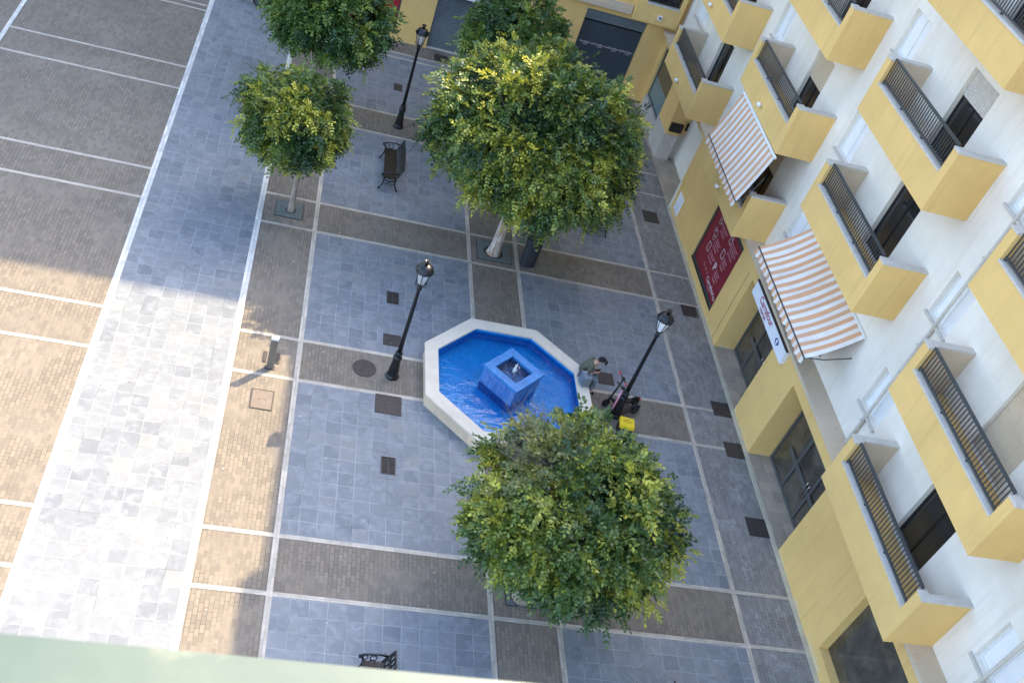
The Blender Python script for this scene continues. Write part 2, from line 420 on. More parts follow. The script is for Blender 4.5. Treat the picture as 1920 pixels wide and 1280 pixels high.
# ------------------------------------------------------------------ mesh helpers
class MB:
    def __init__(s):
        s.v = []; s.f = []; s.uvs = []
    def face(s, pts, uv=None):
        i = len(s.v)
        s.v += [tuple(p) for p in pts]
        s.f.append(tuple(range(i, i + len(pts))))
        s.uvs.append(uv if uv else [(0, 0)] * len(pts))
        return s
    def box(s, x0, x1, y0, y1, z0, z1):
        P = [(x0, y0, z0), (x1, y0, z0), (x1, y1, z0), (x0, y1, z0), (x0, y0, z1), (x1, y0, z1), (x1, y1, z1), (x0, y1, z1)]
        for q, a, b in (((0, 3, 2, 1), 0, 1), ((4, 5, 6, 7), 0, 1), ((0, 1, 5, 4), 0, 2), ((2, 3, 7, 6), 0, 2), ((1, 2, 6, 5), 1, 2), ((3, 0, 4, 7), 1, 2)):
            s.face([P[k] for k in q], [(P[k][a], P[k][b]) for k in q])
        return s
    def obox(s, c, ax, ay, az, sx, sy, sz):          # oriented box, full sizes
        c, ax, ay, az = Vector(c), Vector(ax).normalized(), Vector(ay).normalized(), Vector(az).normalized()
        P = [c + ax * (sx / 2 * i) + ay * (sy / 2 * j) + az * (sz / 2 * k) for k in (-1, 1) for j in (-1, 1) for i in (-1, 1)]
        for q in ((0, 2, 3, 1), (4, 5, 7, 6), (0, 1, 5, 4), (2, 6, 7, 3), (1, 3, 7, 5), (0, 4, 6, 2)):
            s.face([P[k] for k in q])
        return s
    def prism(s, poly, z0, z1, cap=True):
        n = len(poly); L = 0
        for i in range(n):
            a, b = poly[i], poly[(i + 1) % n]
            d = math.hypot(b[0] - a[0], b[1] - a[1])
            s.face([(a[0], a[1], z0), (b[0], b[1], z0), (b[0], b[1], z1), (a[0], a[1], z1)], [(L, z0), (L + d, z0), (L + d, z1), (L, z1)])
            L += d
        if cap:
            s.face([(p[0], p[1], z1) for p in poly], [(p[0], p[1]) for p in poly])
            s.face([(p[0], p[1], z0) for p in reversed(poly)], [(p[0], p[1]) for p in reversed(poly)])
        return s
    def ring(s, outer, inner, z0, z1, sides=True):
        n = len(outer)
        for i in range(n):
            j = (i + 1) % n
            a, b, c, d = outer[i], outer[j], inner[j], inner[i]
            s.face([(*a, z1), (*b, z1), (*c, z1), (*d, z1)], [a, b, c, d])
            s.face([(*b, z0), (*a, z0), (*d, z0), (*c, z0)], [b, a, d, c])
            if sides:
                L = math.hypot(b[0] - a[0], b[1] - a[1]); s.face([(*a, z0), (*b, z0), (*b, z1), (*a, z1)], [(0, z0), (L, z0), (L, z1), (0, z1)])
                L = math.hypot(c[0] - d[0], c[1] - d[1]); s.face([(*c, z0), (*d, z0), (*d, z1), (*c, z1)], [(0, z0), (L, z0), (L, z1), (0, z1)])
        return s
    def lathe(s, prof, n=16, c=(0, 0), ph=0.0):
        rings = []
        for r, z in prof:
            rings.append([(c[0] + r * math.cos(2 * math.pi * k / n + ph), c[1] + r * math.sin(2 * math.pi * k / n + ph), z) for k in range(n)])
        i0 = len(s.v)
        for rg in rings: s.v += rg
        for a in range(len(rings) - 1):
            for k in range(n):
                k2 = (k + 1) % n
                s.f.append((i0 + a * n + k, i0 + a * n + k2, i0 + (a + 1) * n + k2, i0 + (a + 1) * n + k)); s.uvs.append([(0, 0)] * 4)
        s.f.append(tuple(i0 + k for k in reversed(range(n)))); s.uvs.append([(0, 0)] * n)
        s.f.append(tuple(i0 + (len(rings) - 1) * n + k for k in range(n))); s.uvs.append([(0, 0)] * n)
        return s
    def tube(s, pts, rad, n=8):
        pts = [Vector(p) for p in pts]
        if not hasattr(rad, '__len__'): rad = [rad] * len(pts)
        i0 = len(s.v); up = None
        for i, p in enumerate(pts):
            d = (pts[min(i + 1, len(pts) - 1)] - pts[max(i - 1, 0)]).normalized()
            if up is None:
                up = Vector((0, 0, 1)) if abs(d.z) < 0.9 else Vector((1, 0, 0))
            a = d.cross(up).normalized(); b = a.cross(d).normalized(); up = b
            for k in range(n):
                t = 2 * math.pi * k / n
                s.v.append(tuple(p + (a * math.cos(t) + b * math.sin(t)) * rad[i]))
        for i in range(len(pts) - 1):
            for k in range(n):
                k2 = (k + 1) % n
                s.f.append((i0 + i * n + k, i0 + i * n + k2, i0 + (i + 1) * n + k2, i0 + (i + 1) * n + k)); s.uvs.append([(0, 0)] * 4)
        s.f.append(tuple(i0 + k for k in reversed(range(n)))); s.uvs.append([(0, 0)] * n)
        s.f.append(tuple(i0 + (len(pts) - 1) * n + k for k in range(n))); s.uvs.append([(0, 0)] * n)
        return s
    def ball(s, c, rx, ry=None, rz=None, n=12, m=8):
        ry = ry or rx; rz = rz or rx
        i0 = len(s.v)
        for a in range(1, m):
            ph = math.pi * a / m
            for k in range(n):
                t = 2 * math.pi * k / n
                s.v.append((c[0] + rx * math.sin(ph) * math.cos(t), c[1] + ry * math.sin(ph) * math.sin(t), c[2] - rz * math.cos(ph)))
        b = len(s.v); s.v.append((c[0], c[1], c[2] - rz)); s.v.append((c[0], c[1], c[2] + rz))
        for a in range(m - 2):
            for k in range(n):
                k2 = (k + 1) % n
                s.f.append((i0 + a * n + k, i0 + a * n + k2, i0 + (a + 1) * n + k2, i0 + (a + 1) * n + k)); s.uvs.append([(0, 0)] * 4)
        for k in range(n):
            k2 = (k + 1) % n
            s.f.append((b, i0 + k2, i0 + k)); s.uvs.append([(0, 0)] * 3)
            s.f.append((b + 1, i0 + (m - 2) * n + k, i0 + (m - 2) * n + k2)); s.uvs.append([(0, 0)] * 3)
        return s
    def xform(s, mtx):
        s.v = [tuple(mtx @ Vector(p)) for p in s.v]
        return s
    def build(s, name, m, parent=None, smooth=False, bevel=0.0):
        me = bpy.data.meshes.new(name)
        off = Vector((0, 0, 0))
        if parent is not None and 'wo' in parent.keys() if False else False: pass
        me.from_pydata(s.v, [], s.f)
        uv = me.uv_layers.new(name='uv')
        flat = [c for f in s.uvs for p in f for c in p]
        uv.data.foreach_set('uv', flat)
        me.materials.append(m)
        if smooth:
            me.polygons.foreach_set('use_smooth', [True] * len(me.polygons))
        o = bpy.data.objects.new(name, me)
        COL.objects.link(o)
        if parent is not None:
            o.parent = parent
            base = ORIGIN.get(parent.name)
            if base is not None: o.location = -base
        if bevel:
            b = o.modifiers.new('bevel', 'BEVEL'); b.width = bevel; b.segments = 2; b.limit_method = 'ANGLE'
        return o

ORIGIN = {}        # things whose parts are written in world coordinates
def tag(o, label=None, cat=None, group=None, kind=None):
    if label: o['label'] = label
    if cat: o['category'] = cat
    if group: o['group'] = group
    if kind: o['kind'] = kind
    return o
def thing(name, label, cat, loc=(0, 0, 0), rz=0.0, group=None, world=False):
    o = bpy.data.objects.new(name, None)
    COL.objects.link(o)
    o.location = loc; o.rotation_euler = (0, 0, rz)
    o.empty_display_size = 0.2
    if world: ORIGIN[o.name] = Vector(loc)
    return tag(o, label, cat, group)
def copy_tree(o, parent=None):
    c = o.copy(); COL.objects.link(c)
    if parent is not None: c.parent = parent
    for ch in list(o.children): copy_tree(ch, c)
    return c
def text_mesh(name, body, size, m, mtx, parent=None, bold=0.0, depth=0.002, align='LEFT'):
    cu = bpy.data.curves.new(name, 'FONT')
    cu.body = body; cu.size = size; cu.extrude = depth; cu.offset = bold; cu.align_x = align
    to = bpy.data.objects.new(name + '_tmp', cu); COL.objects.link(to)
    bpy.context.view_layer.update()
    me = bpy.data.meshes.new_from_object(to.evaluated_get(bpy.context.evaluated_depsgraph_get()))
    bpy.data.objects.remove(to); bpy.data.curves.remove(cu)
    me.name = name
    me.materials.clear(); me.materials.append(m)
    me.transform(mtx)
    o = bpy.data.objects.new(name, me); COL.objects.link(o)
    if parent is not None:
        o.parent = parent
        base = ORIGIN.get(parent.name)
        if base is not None: o.location = -base
    return o
def wall_frame(x, y, z):           # text on a wall facing -X: reads towards -Y, up is +Z
    return Matrix(((0, 0, -1, x), (-1, 0, 0, y), (0, 1, 0, z), (0, 0, 0, 1)))
def far_frame(x, y, z):            # text on a wall facing -Y
    return Matrix(((1, 0, 0, x), (0, 0, -1, y), (0, 1, 0, z), (0, 0, 0, 1)))
rnd = random.Random(5)

# ------------------------------------------------------------------ ground
HB = 0.065
XS = {'m': -0.39, '0': 1.316, '1': 6.235, '2': 7.845, '3': 12.65, 'b': 14.29}
ROWS = []                                     # (lower, upper) border lines of the brown bands
for k in range(-1, 5):
    lo = 12.59 + 6.455 * k
    ROWS.append((lo, lo + 1.515))
MB().box(-150, 150, -100, 200, -0.3, -0.02).build('ground', M['ground']).__setitem__('kind', 'structure')
g = MB()
def sheet(mb, x0, x1, y0, y1, z, u0=0.0, v0=0.0):
    P = [(x0, y0), (x1, y0), (x1, y1), (x0, y1)]
    mb.face([(a, b, z) for a, b in P], [(b - v0, a - u0) for a, b in P])
YLO, YHI = -1.0, 39.5
sheet(g, XS['m'], XS['3'], YLO, YHI, 0.0, 0.03, 0.0)
sheet(g, -16.0, -3.6, YLO, 60, 0.0, 0.03, 0.0)
tag(g.build('brick_paving', M['brick']), kind='structure')
g = MB(); sheet(g, XS['3'], 14.40, YLO, 36.4, 0.0); tag(g.build('side_pavement', M['brick_grey']), kind='structure')
g = MB()
ys = [YLO] + [v for r in ROWS for v in r] + [YHI]
for (a, b) in (('0', '1'), ('2', '3')):
    for k in range(0, len(ys) - 1, 2):
        y0, y1 = ys[k], ys[k + 1]
        if y0 > 37.0: continue
        y1 = min(y1, 37.99) if k == len(ys) - 2 else y1
        sheet(g, XS[a], XS[b], y0, y1, 0.004, XS[a] + HB, y0 + HB)
sheet(g, XS['0'], XS['3'], 33.37 + 1.0, 37.99, 0.0035, XS['0'] + HB, 33.45) if False else None
sheet(g, -3.6, XS['m'], YLO, 60, 0.004, XS['m'] - 0.06, 0.1)
tag(g.build('slab_paving', M['slab']), kind='structure')
# border stones
g = MB(); gw = MB()
def hstrip(mb, x0, x1, y, h=HB, z=0.008):
    mb.face([(x0, y - h, z), (x1, y - h, z), (x1, y + h, z), (x0, y + h, z)], [(x0, -h), (x1, -h), (x1, h), (x0, h)])
def vstrip(mb, x, y0, y1, h=HB, z=0.008):
    mb.face([(x - h, y0, z), (x + h, y0, z), (x + h, y1, z), (x - h, y1, z)], [(y0, h), (y0, -h), (y1, -h), (y1, h)])
cuts = sorted([v for r in ROWS for v in r] + [37.99])
for key in ('m', '0', '1', '2', '3'):
    lo = YLO
    mb = gw if key == 'm' else g
    vstrip(mb, XS[key], YLO, 37.99 if key in '12' else 39.3, h=0.085 if key == 'm' else HB)
xb = ['m', '0', '1', '2', '3']
for y in cuts:
    for a, b in zip(xb[:-1], xb[1:]):
        if y > 37 and a == 'm': continue
        hstrip(g, XS[a] + (0.085 if a == 'm' else HB), XS[b] - HB, y, HB * 0.85)
    if y < 34: hstrip(g, XS['3'] + HB, 14.22, y, 0.05)
vstrip(gw, -3.68, YLO, 60, 0.085)
vstrip(gw, -9.6, YLO, 60, HB)
for y in cuts[:-1]:
    hstrip(g, -9.6 + HB, -3.68 - .085, y, HB * .85)
tag(g.build('border_stones', M['strip']), kind='structure')
tag(gw.build('edge_stones', M['strip_white']), kind='structure')
g = MB()
g.box(14.22, 14.345, YLO, 31.43, -0.02, 0.03)
tag(g.build('kerb', M['basestone']), kind='structure')
g = MB()
sheet(g, 14.345, 15.6, 20.5, 23.8, 0.02); sheet(g, 14.345, 15.6, 15.0, 19.3, 0.02); sheet(g, 14.22, 15.9, 31.43, 36.4, 0.02); sheet(g, 14.22, 15.6, 36.4, 39.5, 0.02)
tag(g.build('doorway_paving', M['portal']), kind='structure')
# fallen scraps and leaves: uncountable
def scraps(name, m, n, s0, s1, seed):
    r = random.Random(seed); b = MB()
    for _ in range(n):
        x, y = r.uniform(-0.2, 14.1), r.uniform(9, 38)
        s = r.uniform(s0, s1); a = r.uniform(0, 6.28); q = r.uniform(0.4, 0.9)
        pts = []
        for k in range(5):
            t = a + k * 1.2566
            rr = s * r.uniform(0.6, 1.0)
            pts.append((x + rr * math.cos(t), y + q * rr * math.sin(t), 0.013 + r.uniform(0, 0.012)))
        b.face(pts)
    return tag(b.build(name, m), kind='stuff')
scraps('paper_scraps', M['litter'], 230, 0.010, 0.03, 1)
scraps('fallen_leaves', M['leaf_dry'], 130, 0.014, 0.035, 2)

# ------------------------------------------------------------------ right-hand building
def holes_wall(mb, x0, x1, yr, zr, holes):
    """wall slab in the plane of Y and Z with rectangular openings"""
    yc = sorted({yr[0], yr[1], *[v for h in holes for v in h[:2]]})
    zc = sorted({zr[0], zr[1], *[v for h in holes for v in h[2:]]})
    for a, b in zip(yc[:-1], yc[1:]):
        run = None
        for c, d in zip(zc[:-1], zc[1:]):
            my, mz = (a + b) / 2, (c + d) / 2
            solid = not any(h[0] < my < h[1] and h[2] < mz < h[3] for h in holes)
            if solid:
                run = (run[0], d) if run else (c, d)
            if not solid and run:
                mb.box(x0, x1, a, b, *run); run = None
        if run: mb.box(x0, x1, a, b, *run)
XW, XU, XF = 14.35, 14.87, 13.68
FL = 3.06
BLD = thing('apartment_building', "yellow and white apartment block with boxy balconies along the right side of the square", 'building', (15.5, 22, 0), world=True)
b = MB()
holes_wall(b, XW, 14.9, (2.0, 31.43), (0.02, 3.30), [(20.76, 23.6, 0.02, 2.86), (15.6, 19.03, 0.02, 2.86), (24.95, 28.0, 0.33, 3.0), (6.5, 12.5, 0.4, 2.9)])
b.box(14.9, 15.9, 31.3, 31.43, 0.02, 3.3)                      # return into the doorway
b.box(14.35, 14.9, 34.85, 36.3, 1.16, 3.30)                    # pier of the alcove
b.box(14.9, 15.9, 35.06, 36.3, 1.16, 3.30)
b.box(14.46, 15.1, 38.95, 39.44, 0.02, 3.30); b.box(14.62, 15.1, 36.3, 38.95, 0.0, .62)
b.box(14.42, 15.9, 31.44, 34.84, 3.0, 3.29)                    # soffit of the alcove
b.box(14.42, 15.2, 36.31, 38.94, 3.0, 3.29)
for ya, yb in ((20.76, 23.6), (15.6, 19.03)):                  # jambs of the shop porches
    b.box(14.9, 15.35, yb, yb + 0.25, 0.02, 3.28); b.box(14.9, 15.35, ya - 0.25, ya, 0.02, 3.28)
    b.box(14.9, 15.35, ya, yb, 2.87, 3.28)
b.build('ground_floor_wall', M['yellow'], BLD)
b = MB()
b.box(14.36, 14.95, 24.95, 28.0, 0.0, 0.33); b.build('window_sill', M['basestone'], BLD)
b = MB()
b.box(14.33, 14.9, 34.83, 36.3, 0.0, 1.159); b.box(14.9, 15.69, 35.04, 36.3, 0.0, 1.159); b.box(15.69, 15.85, 31.43, 35.04, 0.0, 1.159)
b.build('doorway_cladding', M['clad'], BLD)
b = MB(); b.box(15.69, 15.8, 34.2, 35.04, 1.17, 2.98); b.box(15.8, 15.85, 31.43, 34.2, 1.17, 2.98); b.build('doorway_frame', M['coping'], BLD)
b = MB(); b.box(14.24, 15.0, 2.0, 39.4, 3.301, 3.40); b.box(14.30, 15.0, 2.0, 39.4, 3.26, 3.30) if False else None
b.build('ledge', M['cream'], BLD)
# upper floors
BAYS = [(31.97, 36.41), (24.92, 29.36), (17.87, 22.31), (10.82, 15.26), (3.77, 8.21)]
holes = []
for fl in range(4):
    z0 = 3.40 + FL * fl
    for (y0, y1) in BAYS:
        holes.append((y0 + 1.55, y0 + 2.85, z0 + 0.25, z0 + 2.35))
        if y0 > 4: holes.append((y0 - 1.75, y0 - 0.75, z0 + 1.0, z0 + 2.2))
    holes.append((36.95, 38.4, z0 + 1.35, z0 + 2.5))
b = MB(); holes_wall(b, XU, 15.2, (2.0, 39.42), (3.40, 15.64), holes)
b.box(13.9, 14.868, 36.42, 36.62, 3.40, 12.6) if False else None
b.build('upper_wall', M['white'], BLD)
b = MB()
b.box(15.21, 26, 2.0, 39.4, 0.0, 15.63)
b.build('inner_block', M['white'], BLD)
b = MB()
b.box(14.30, 15.2, 26.9, 39.4, 15.65, 18.05); b.box(14.30, 15.2, 2.0, 26.9, 15.65, 18.6)
b.box(15.2, 26, 2, 39.4, 15.65, 16.1)
b.build('roof_parapet', M['yellow'], BLD)
def win_part(h, dark, name):
    f = MB(); y0, y1, z0, z1 = h
    x0, x1 = 15.0, 15.06
    f.box(x0, x1, y0, y0 + .06, z0, z1); f.box(x0, x1, y1 - .06, y1, z0, z1); f.box(x0, x1, y0 + .06, y1 - .06, z0, z0 + .06); f.box(x0, x1, y0 + .06, y1 - .06, z1 - .06, z1)
    ym = (y0 + y1) / 2; f.box(x0, x1, ym - .03, ym + .03, z0 + .06, z1 - .06)
    o = f.build(name, M['black_plastic'] if dark else M['white_plastic'], BLD)
    MB().box(15.02, 15.05, y0 + .06, y1 - .06, z0 + .06, z1 - .06).build('pane', M['glass_dark'] if dark else M['glass_frost'], o).location = (0, 0, 0)
    if not dark:
        MB().box(14.80, 15.0, y0 - .05, y1 + .05, z0 - .07, z0 - .002).build('sill', M['coping'], o).location = (0, 0, 0)
for h in holes:
    win_part(h, h[3] - h[2] > 1.5, 'balcony_door' if h[3] - h[2] > 1.5 else 'window')
def balcony(y0, y1, z0, lamp=True):
    nz, tz = z0 + 0.86, z0 + 1.49
    pw = 0.26
    b = MB()
    b.box(XF, XF + .18, y0 + .0, y1, z0, nz)
    b.box(XF, XF + .18, y0, y0 + pw, nz, tz); b.box(XF, XF + .18, y1 - pw, y1, nz, tz)
    b.box(XF + .18, XU - .002, y0, y0 + .15, z0 + (.01 if z0 < 3.5 else 0), tz); b.box(XF + .18, XU - .002, y1 - .15, y1, z0 + (.01 if z0 < 3.5 else 0), tz)
    b.box(XF + .18, XU - .002, y0 + .15, y1 - .15, z0 + .01, z0 + .28)
    o = b.build('balcony', M['yellow'], BLD)
    c = MB()
    c.box(XF - .02, XF + .20, y0 + pw, y1 - pw, nz, nz + .05)
    c.box(XF - .02, XF + .20, y0 - .02, y0 + pw - .001, tz, tz + .05); c.box(XF - .02, XF + .20, y1 - pw + .001, y1 + .02, tz, tz + .05)
    c.box(XF + .20, XU - .004, y0 - .02, y0 + .17, tz, tz + .05); c.box(XF + .20, XU - .004, y1 - .17, y1 + .02, tz, tz + .05)
    c.build('coping', M['coping'], o).location = (0, 0, 0)
    l = MB()
    l.box(XF + .182, XU - .004, y1 - .165, y1 - .152, z0 + .285, tz - .003); l.box(XF + .182, XU - .004, y0 + .152, y0 + .165, z0 + .285, tz - .003)
    l.box(XF + .182, XF + .195, y0 + .17, y1 - .17, z0 + .285, nz - .003)
    l.build('lining', M['cream'], o).location = (0, 0, 0)
    r = MB()
    ra, rb, zt = y0 + pw + .02, y1 - pw - .02, tz + .10
    r.box(XF + .07, XF + .12, ra, rb, nz + .10, nz + .14); r.box(XF + .065, XF + .125, ra, rb, zt - .05, zt)
    for yy in (ra, (ra * 2 + rb) / 3, (ra + 2 * rb) / 3, rb - .04): r.box(XF + .07, XF + .12, yy, yy + .04, nz + .05, nz + .10)
    n = int((rb - ra) / .105)
    for k in range(n + 1):
        yy = ra + (rb - ra - .016) * k / n
        r.box(XF + .083, XF + .107, yy, yy + .016, nz + .14, zt - .05)
    r.build('railing', M['rail_metal'], o).location = (0, 0, 0)
    if lamp:
        w_ = MB(); yc = (y0 + y1) / 2
        w_.tube([(XF - .0, yc, z0 + .33), (XF - .05, yc, z0 + .33)], .035, 10); w_.ball((XF - .10, yc, z0 + .34), .075, .10, .075)
        w_.build('wall_lamp', M['white_plastic'], o, True).location = (0, 0, 0)
    return o
for i, (y0, y1) in enumerate(BAYS):
    for fl in range(4):
        if fl == 0 and i == 2: continue                          # open terrace over the shop entrance
        balcony(y0, y1, 3.38 + FL * fl, i < 2 and fl < 2)
bl = random.Random(3)
for h in holes:
    if h[3] - h[2] > 1.5 and h[1] < 31 and bl.random() < .6:
        d_ = (h[3] - h[2]) * bl.choice((.35, .5, .8, 1.0)); q = MB(); zz_ = h[3] - .005
        while zz_ > h[3] - d_ + .06:
            q.face([(14.985, h[0] + .01, zz_), (14.985, h[1] - .01, zz_), (14.965, h[1] - .01, zz_ - .03), (14.965, h[0] + .01, zz_ - .03)])
            q.face([(14.965, h[0] + .01, zz_ - .03), (14.965, h[1] - .01, zz_ - .03), (14.985, h[1] - .01, zz_ - .058), (14.985, h[0] + .01, zz_ - .058)])
            zz_ -= .058
        q.build('roller_blind', M['cream'] if bl.random() < .5 else M['coping'], BLD)
# shop doors set back in the two porches
def shop_door(y0, y1):
    x0, x1 = 15.06, 15.14
    f = MB()
    zs, zt = 0.03, 2.86
    f.box(x0, x1, y0, y0 + .08, zs, zt); f.box(x0, x1, y1 - .08, y1, zs, zt)
    f.box(x0, x1, y0 + .08, y1 - .08, zt - .1, zt); f.box(x0, x1, y0 + .08, y1 - .08, zs, zs + .1); f.box(x0, x1, y0 + .08, y1 - .08, 2.02, 2.12)
    n = 3
    for k in range(1, n):
        yy = y0 + (y1 - y0) * k / n
        f.box(x0 - .01, x1 + .01, yy - .055, yy + .055, zs + .1, 2.02); f.box(x0 - .01, x1 + .01, yy - .055, yy + .055, 2.12, zt - .1)
    f.box(x0 - .015, x1, y0 + .085, y1 - .085, 1.28, 1.36) if False else None
    o = f.build('shop_door', M['frame_metal'], BLD)
    MB().box(15.09, 15.11, y0 + .08, y1 - .08, zs + .1, zt - .1).build('glazing', M['glass_shop'], o).location = (0, 0, 0)
    h = MB()
    for s in (-1, 1):
        yy = (y0 + y1) / 2 - .3 + s * .07 - .12
        h.tube([(15.04, yy, .85), (14.99, yy, .88), (14.99, yy, 1.3), (15.04, yy, 1.33)], .014, 8)
    h.build('handle', M['chrome'], o, True).location = (0, 0, 0)
    st = MB(); st.box(15.045, 15.055, y0 + .55, y1 - .5, .96, 1.12); st.build('sticker_band', M['frame_metal'], o).location = (0, 0, 0)
shop_door(20.8, 23.58); shop_door(15.64, 19.0)
# glazed shop front in the corner
f = MB()
f.box(14.54, 14.62, 36.305, 36.38, .66, 2.98); f.box(14.54, 14.62, 38.87, 38.945, .66, 2.98); f.box(14.54, 14.62, 36.38, 38.87, 2.9, 2.98); f.box(14.54, 14.62, 36.38, 38.87, .66, .74)
fo = f.build('shop_front', M['frame_metal'], BLD)
MB().box(14.57, 14.59, 36.38, 38.87, .74, 1.62).build('frosted_pane', M['glass_teal'], fo).location = (0, 0, 0)
MB().box(14.57, 14.59, 36.38, 38.87, 1.62, 2.9).build('clear_pane', M['glass_shop'], fo).location = (0, 0, 0)
MB().box(14.44, 14.64, 36.305, 38.945, .02, .655).build('shop_front_base', M['clad'], BLD)
MB().box(14.28, 14.42, 8.2 - 1.7, 8.2 + 4.3, .4, 2.9).build('side_window', M['glass_dark'], BLD) if False else None
MB().box(14.6, 14.7, 6.5, 12.5, .4, 2.9).build('side_window', M['glass_shop'], BLD)
# small fittings by the doorway
b = MB(); b.box(14.40, 14.90, 34.70, 34.828, 1.36, 1.72); b.box(14.43, 14.87, 34.68, 34.70, 1.40, 1.68); b.build('mailbox', M['black_plastic'], BLD, bevel=.01)
b = MB(); b.box(15.13, 15.27, 35.0, 35.06, 1.38, 1.72); b.build('intercom', M['black_plastic'], BLD, bevel=.008)
b = MB(); b.box(15.06, 15.34, 35.0, 35.06, 1.98, 2.12); b.build('light_fitting', M['cream'], BLD, bevel=.008)
b = MB(); b.box(14.325, 14.352, 30.47, 31.05, .22, .96); b.box(14.318, 14.325, 30.52, 31.0, .27, .91); b.tube([(14.32, 30.76, .58), (14.30, 30.76, .58)], .03, 10); b.build('meter_cover', M['sign_white'], BLD)
b = MB(); b.box(14.31, 14.352, 31.36, 31.44, .03, 1.16); b.build('corner_guard', M['white_plastic'], BLD)
b = MB(); b.tube([(14.32, 24.1, 0.03), (14.32, 24.1, 3.26)], .03, 8) if False else b.box(14.345, 14.352, 23.96, 23.975, .05, 2.86); b.build('wall_joint', M['steel_dark'], BLD)

for yy in (16.55, 9.5):
    b = MB(); b.tube([(14.80, yy, 3.41), (14.80, yy, 15.6)], .045, 10)
    for k in range(5): b.box(14.74, 14.868, yy - .055, yy + .055, 4.2 + 2.6 * k, 4.25 + 2.6 * k)
    b.build('drainpipe', M['coping'], BLD)
# awnings hang from the balconies above
def awning(label, y0, y1, xt, zt, xf, zf, n=13, val=.24):
    t = thing('awning', label, 'awning', (xf, (y0 + y1) / 2, zf), group='striped awnings', world=True)
    c = MB()
    steps = 10
    for k in range(steps):
        for j in range(24):
            def P(a, bq):
                u = a / steps; s_ = (-0.10 + .030 * math.sin(bq * 1.7) + .018 * math.sin(bq * 3.1 + 4 * u)) * math.sin(math.pi * u)
                yy = y0 + (y1 - y0) * bq / 24
                return (xt + (xf - xt) * u, yy, zt + (zf - zt) * u + s_), (yy - y0, u)
            q = [P(k, j), P(k, j + 1), P(k + 1, j + 1), P(k + 1, j)]
            c.face([a[0] for a in q], [a[1] for a in q])
    c.build('canopy', M['awning'], t, True)
    v = MB()
    sc = (y1 - y0) / n
    sub = 6
    for k in range(n):
        for j in range(sub):
            ya, yb = y0 + sc * (k + j / sub), y0 + sc * (k + (j + 1) / sub)
            za = zf - val * (.72 + .28 * math.sin(math.pi * j / sub)); zb = zf - val * (.72 + .28 * math.sin(math.pi * (j + 1) / sub))
            xo = .02 * math.sin(ya * 9); xo2 = .02 * math.sin(yb * 9)
            v.face([(xf - .01, ya, zf), (xf - .01, yb, zf), (xf - .03 + xo2, yb, zb), (xf - .03 + xo, ya, za)], [(ya - y0, 1), (yb - y0, 1), (yb - y0, 1.2), (ya - y0, 1.2)])
    v.build('valance', M['awning'], t)
    MB().tube([(xf, y0 - .02, zf), (xf, y1 + .02, zf)], .022, 8).build('front_bar', M['rail_metal'], t)
    MB().tube([(xt, y0 - .02, zt - .02), (xt, y1 + .02, zt - .02)], .045, 8).build('roller', M['white_plastic'], t)
    for yy in (y0 + .03, y1 - .03):
        MB().tube([(xt + .05, yy, zt - .75), ((xt + xf) / 2 - .05, yy, zf - .05 + .1), (xf + .02, yy, zf)], .016, 6).build('arm', M['rail_metal'], t, True)
    return t
awning("striped awning hanging steeply in front of the balcony above the red window panel", 24.78, 28.6, 13.66, 6.40, 13.20, 4.68)
awning("orange and white striped awning sloping out over the terrace above the white shop sign", 18.3, 23.0, 14.84, 5.45, 13.62, 4.43, 16)

# red window advertisement beside the shop entrance
PAN = thing('window_poster', "dark red window advertisement with white icons and a letter P, between shop porch and doorway", 'poster', (14.45, 26.5, .33), world=True)
MB().box(14.44, 14.50, 25.06, 27.90, .44, 2.80).build('panel', M['red'], PAN)
b = MB(); b.box(14.40, 14.52, 24.952, 25.06, .335, 2.995); b.box(14.40, 14.52, 27.90, 27.998, .335, 2.995); b.box(14.40, 14.52, 25.06, 27.90, .335, .44); b.box(14.40, 14.52, 25.06, 27.90, 2.80, 2.995)
b.build('frame', M['rail_metal'], PAN)
def outline(mb, pts, x, w_):
    n = len(pts)
    for i in range(n):
        a, c = Vector(pts[i]), Vector(pts[(i + 1) % n])
        d = (c - a); L = d.length
        if L < 1e-5: continue
        mid = (a + c) / 2
        mb.obox((x, mid.x, mid.y), (0, d.x, d.y), (1, 0, 0), (0, -d.y, d.x), L + w_ * .8, .004, w_)
ic = MB(); pale = MB()
def phone(y, z, h=.32, wd=.2):
    outline(ic, [(y + wd / 2, z), (y - wd / 2, z), (y - wd / 2, z + h), (y + wd / 2, z + h)], 14.436, .025)
def circ(y, z, r, n=12):
    outline(ic, [(y + r * math.cos(6.2832 * k / n), z + r * math.sin(6.2832 * k / n)) for k in range(n)], 14.436, .024)
def lines(y, z, n, L, small=2):
    for k in range(n):
        pale.box(14.434, 14.438, y - L * (1 - .18 * (k % 2)), y, z - .085 * k - .038, z - .085 * k)
    for k in range(small):
        pale.box(14.434, 14.438, y - L * .8, y, z - .085 * n - .05 * k - .06, z - .085 * n - .05 * k - .035)
circ(27.38, 2.52, .09); circ(27.22, 2.42, .10); circ(27.35, 2.33, .09); lines(27.08, 2.40, 2, .62)
circ(27.38, 1.98, .07); circ(27.25, 1.90, .13); circ(27.26, 1.72, .08); lines(27.06, 1.86, 3, .55)
phone(27.28, 1.16); lines(27.02, 1.36, 2, .62)
phone(26.15, 1.70, .30, .22); lines(25.97, 1.86, 3, .42)
phone(26.10, 2.34, .30, .22); circ(26.10, 2.56, .07); lines(25.93, 2.52, 4, .62)
lines(26.05, 1.28, 3, .45)
ic.build('icons', M['print_white'], PAN); pale.build('small_print', M['print_pale'], PAN)
text_mesh('letter', 'P', .42, M['print_white'], wall_frame(14.437, 26.34, 1.10), PAN, .012)
text_mesh('letter', '7 a 22', .20, M['print_pale'], wall_frame(14.437, 27.05, .78), PAN, .004) if False else None
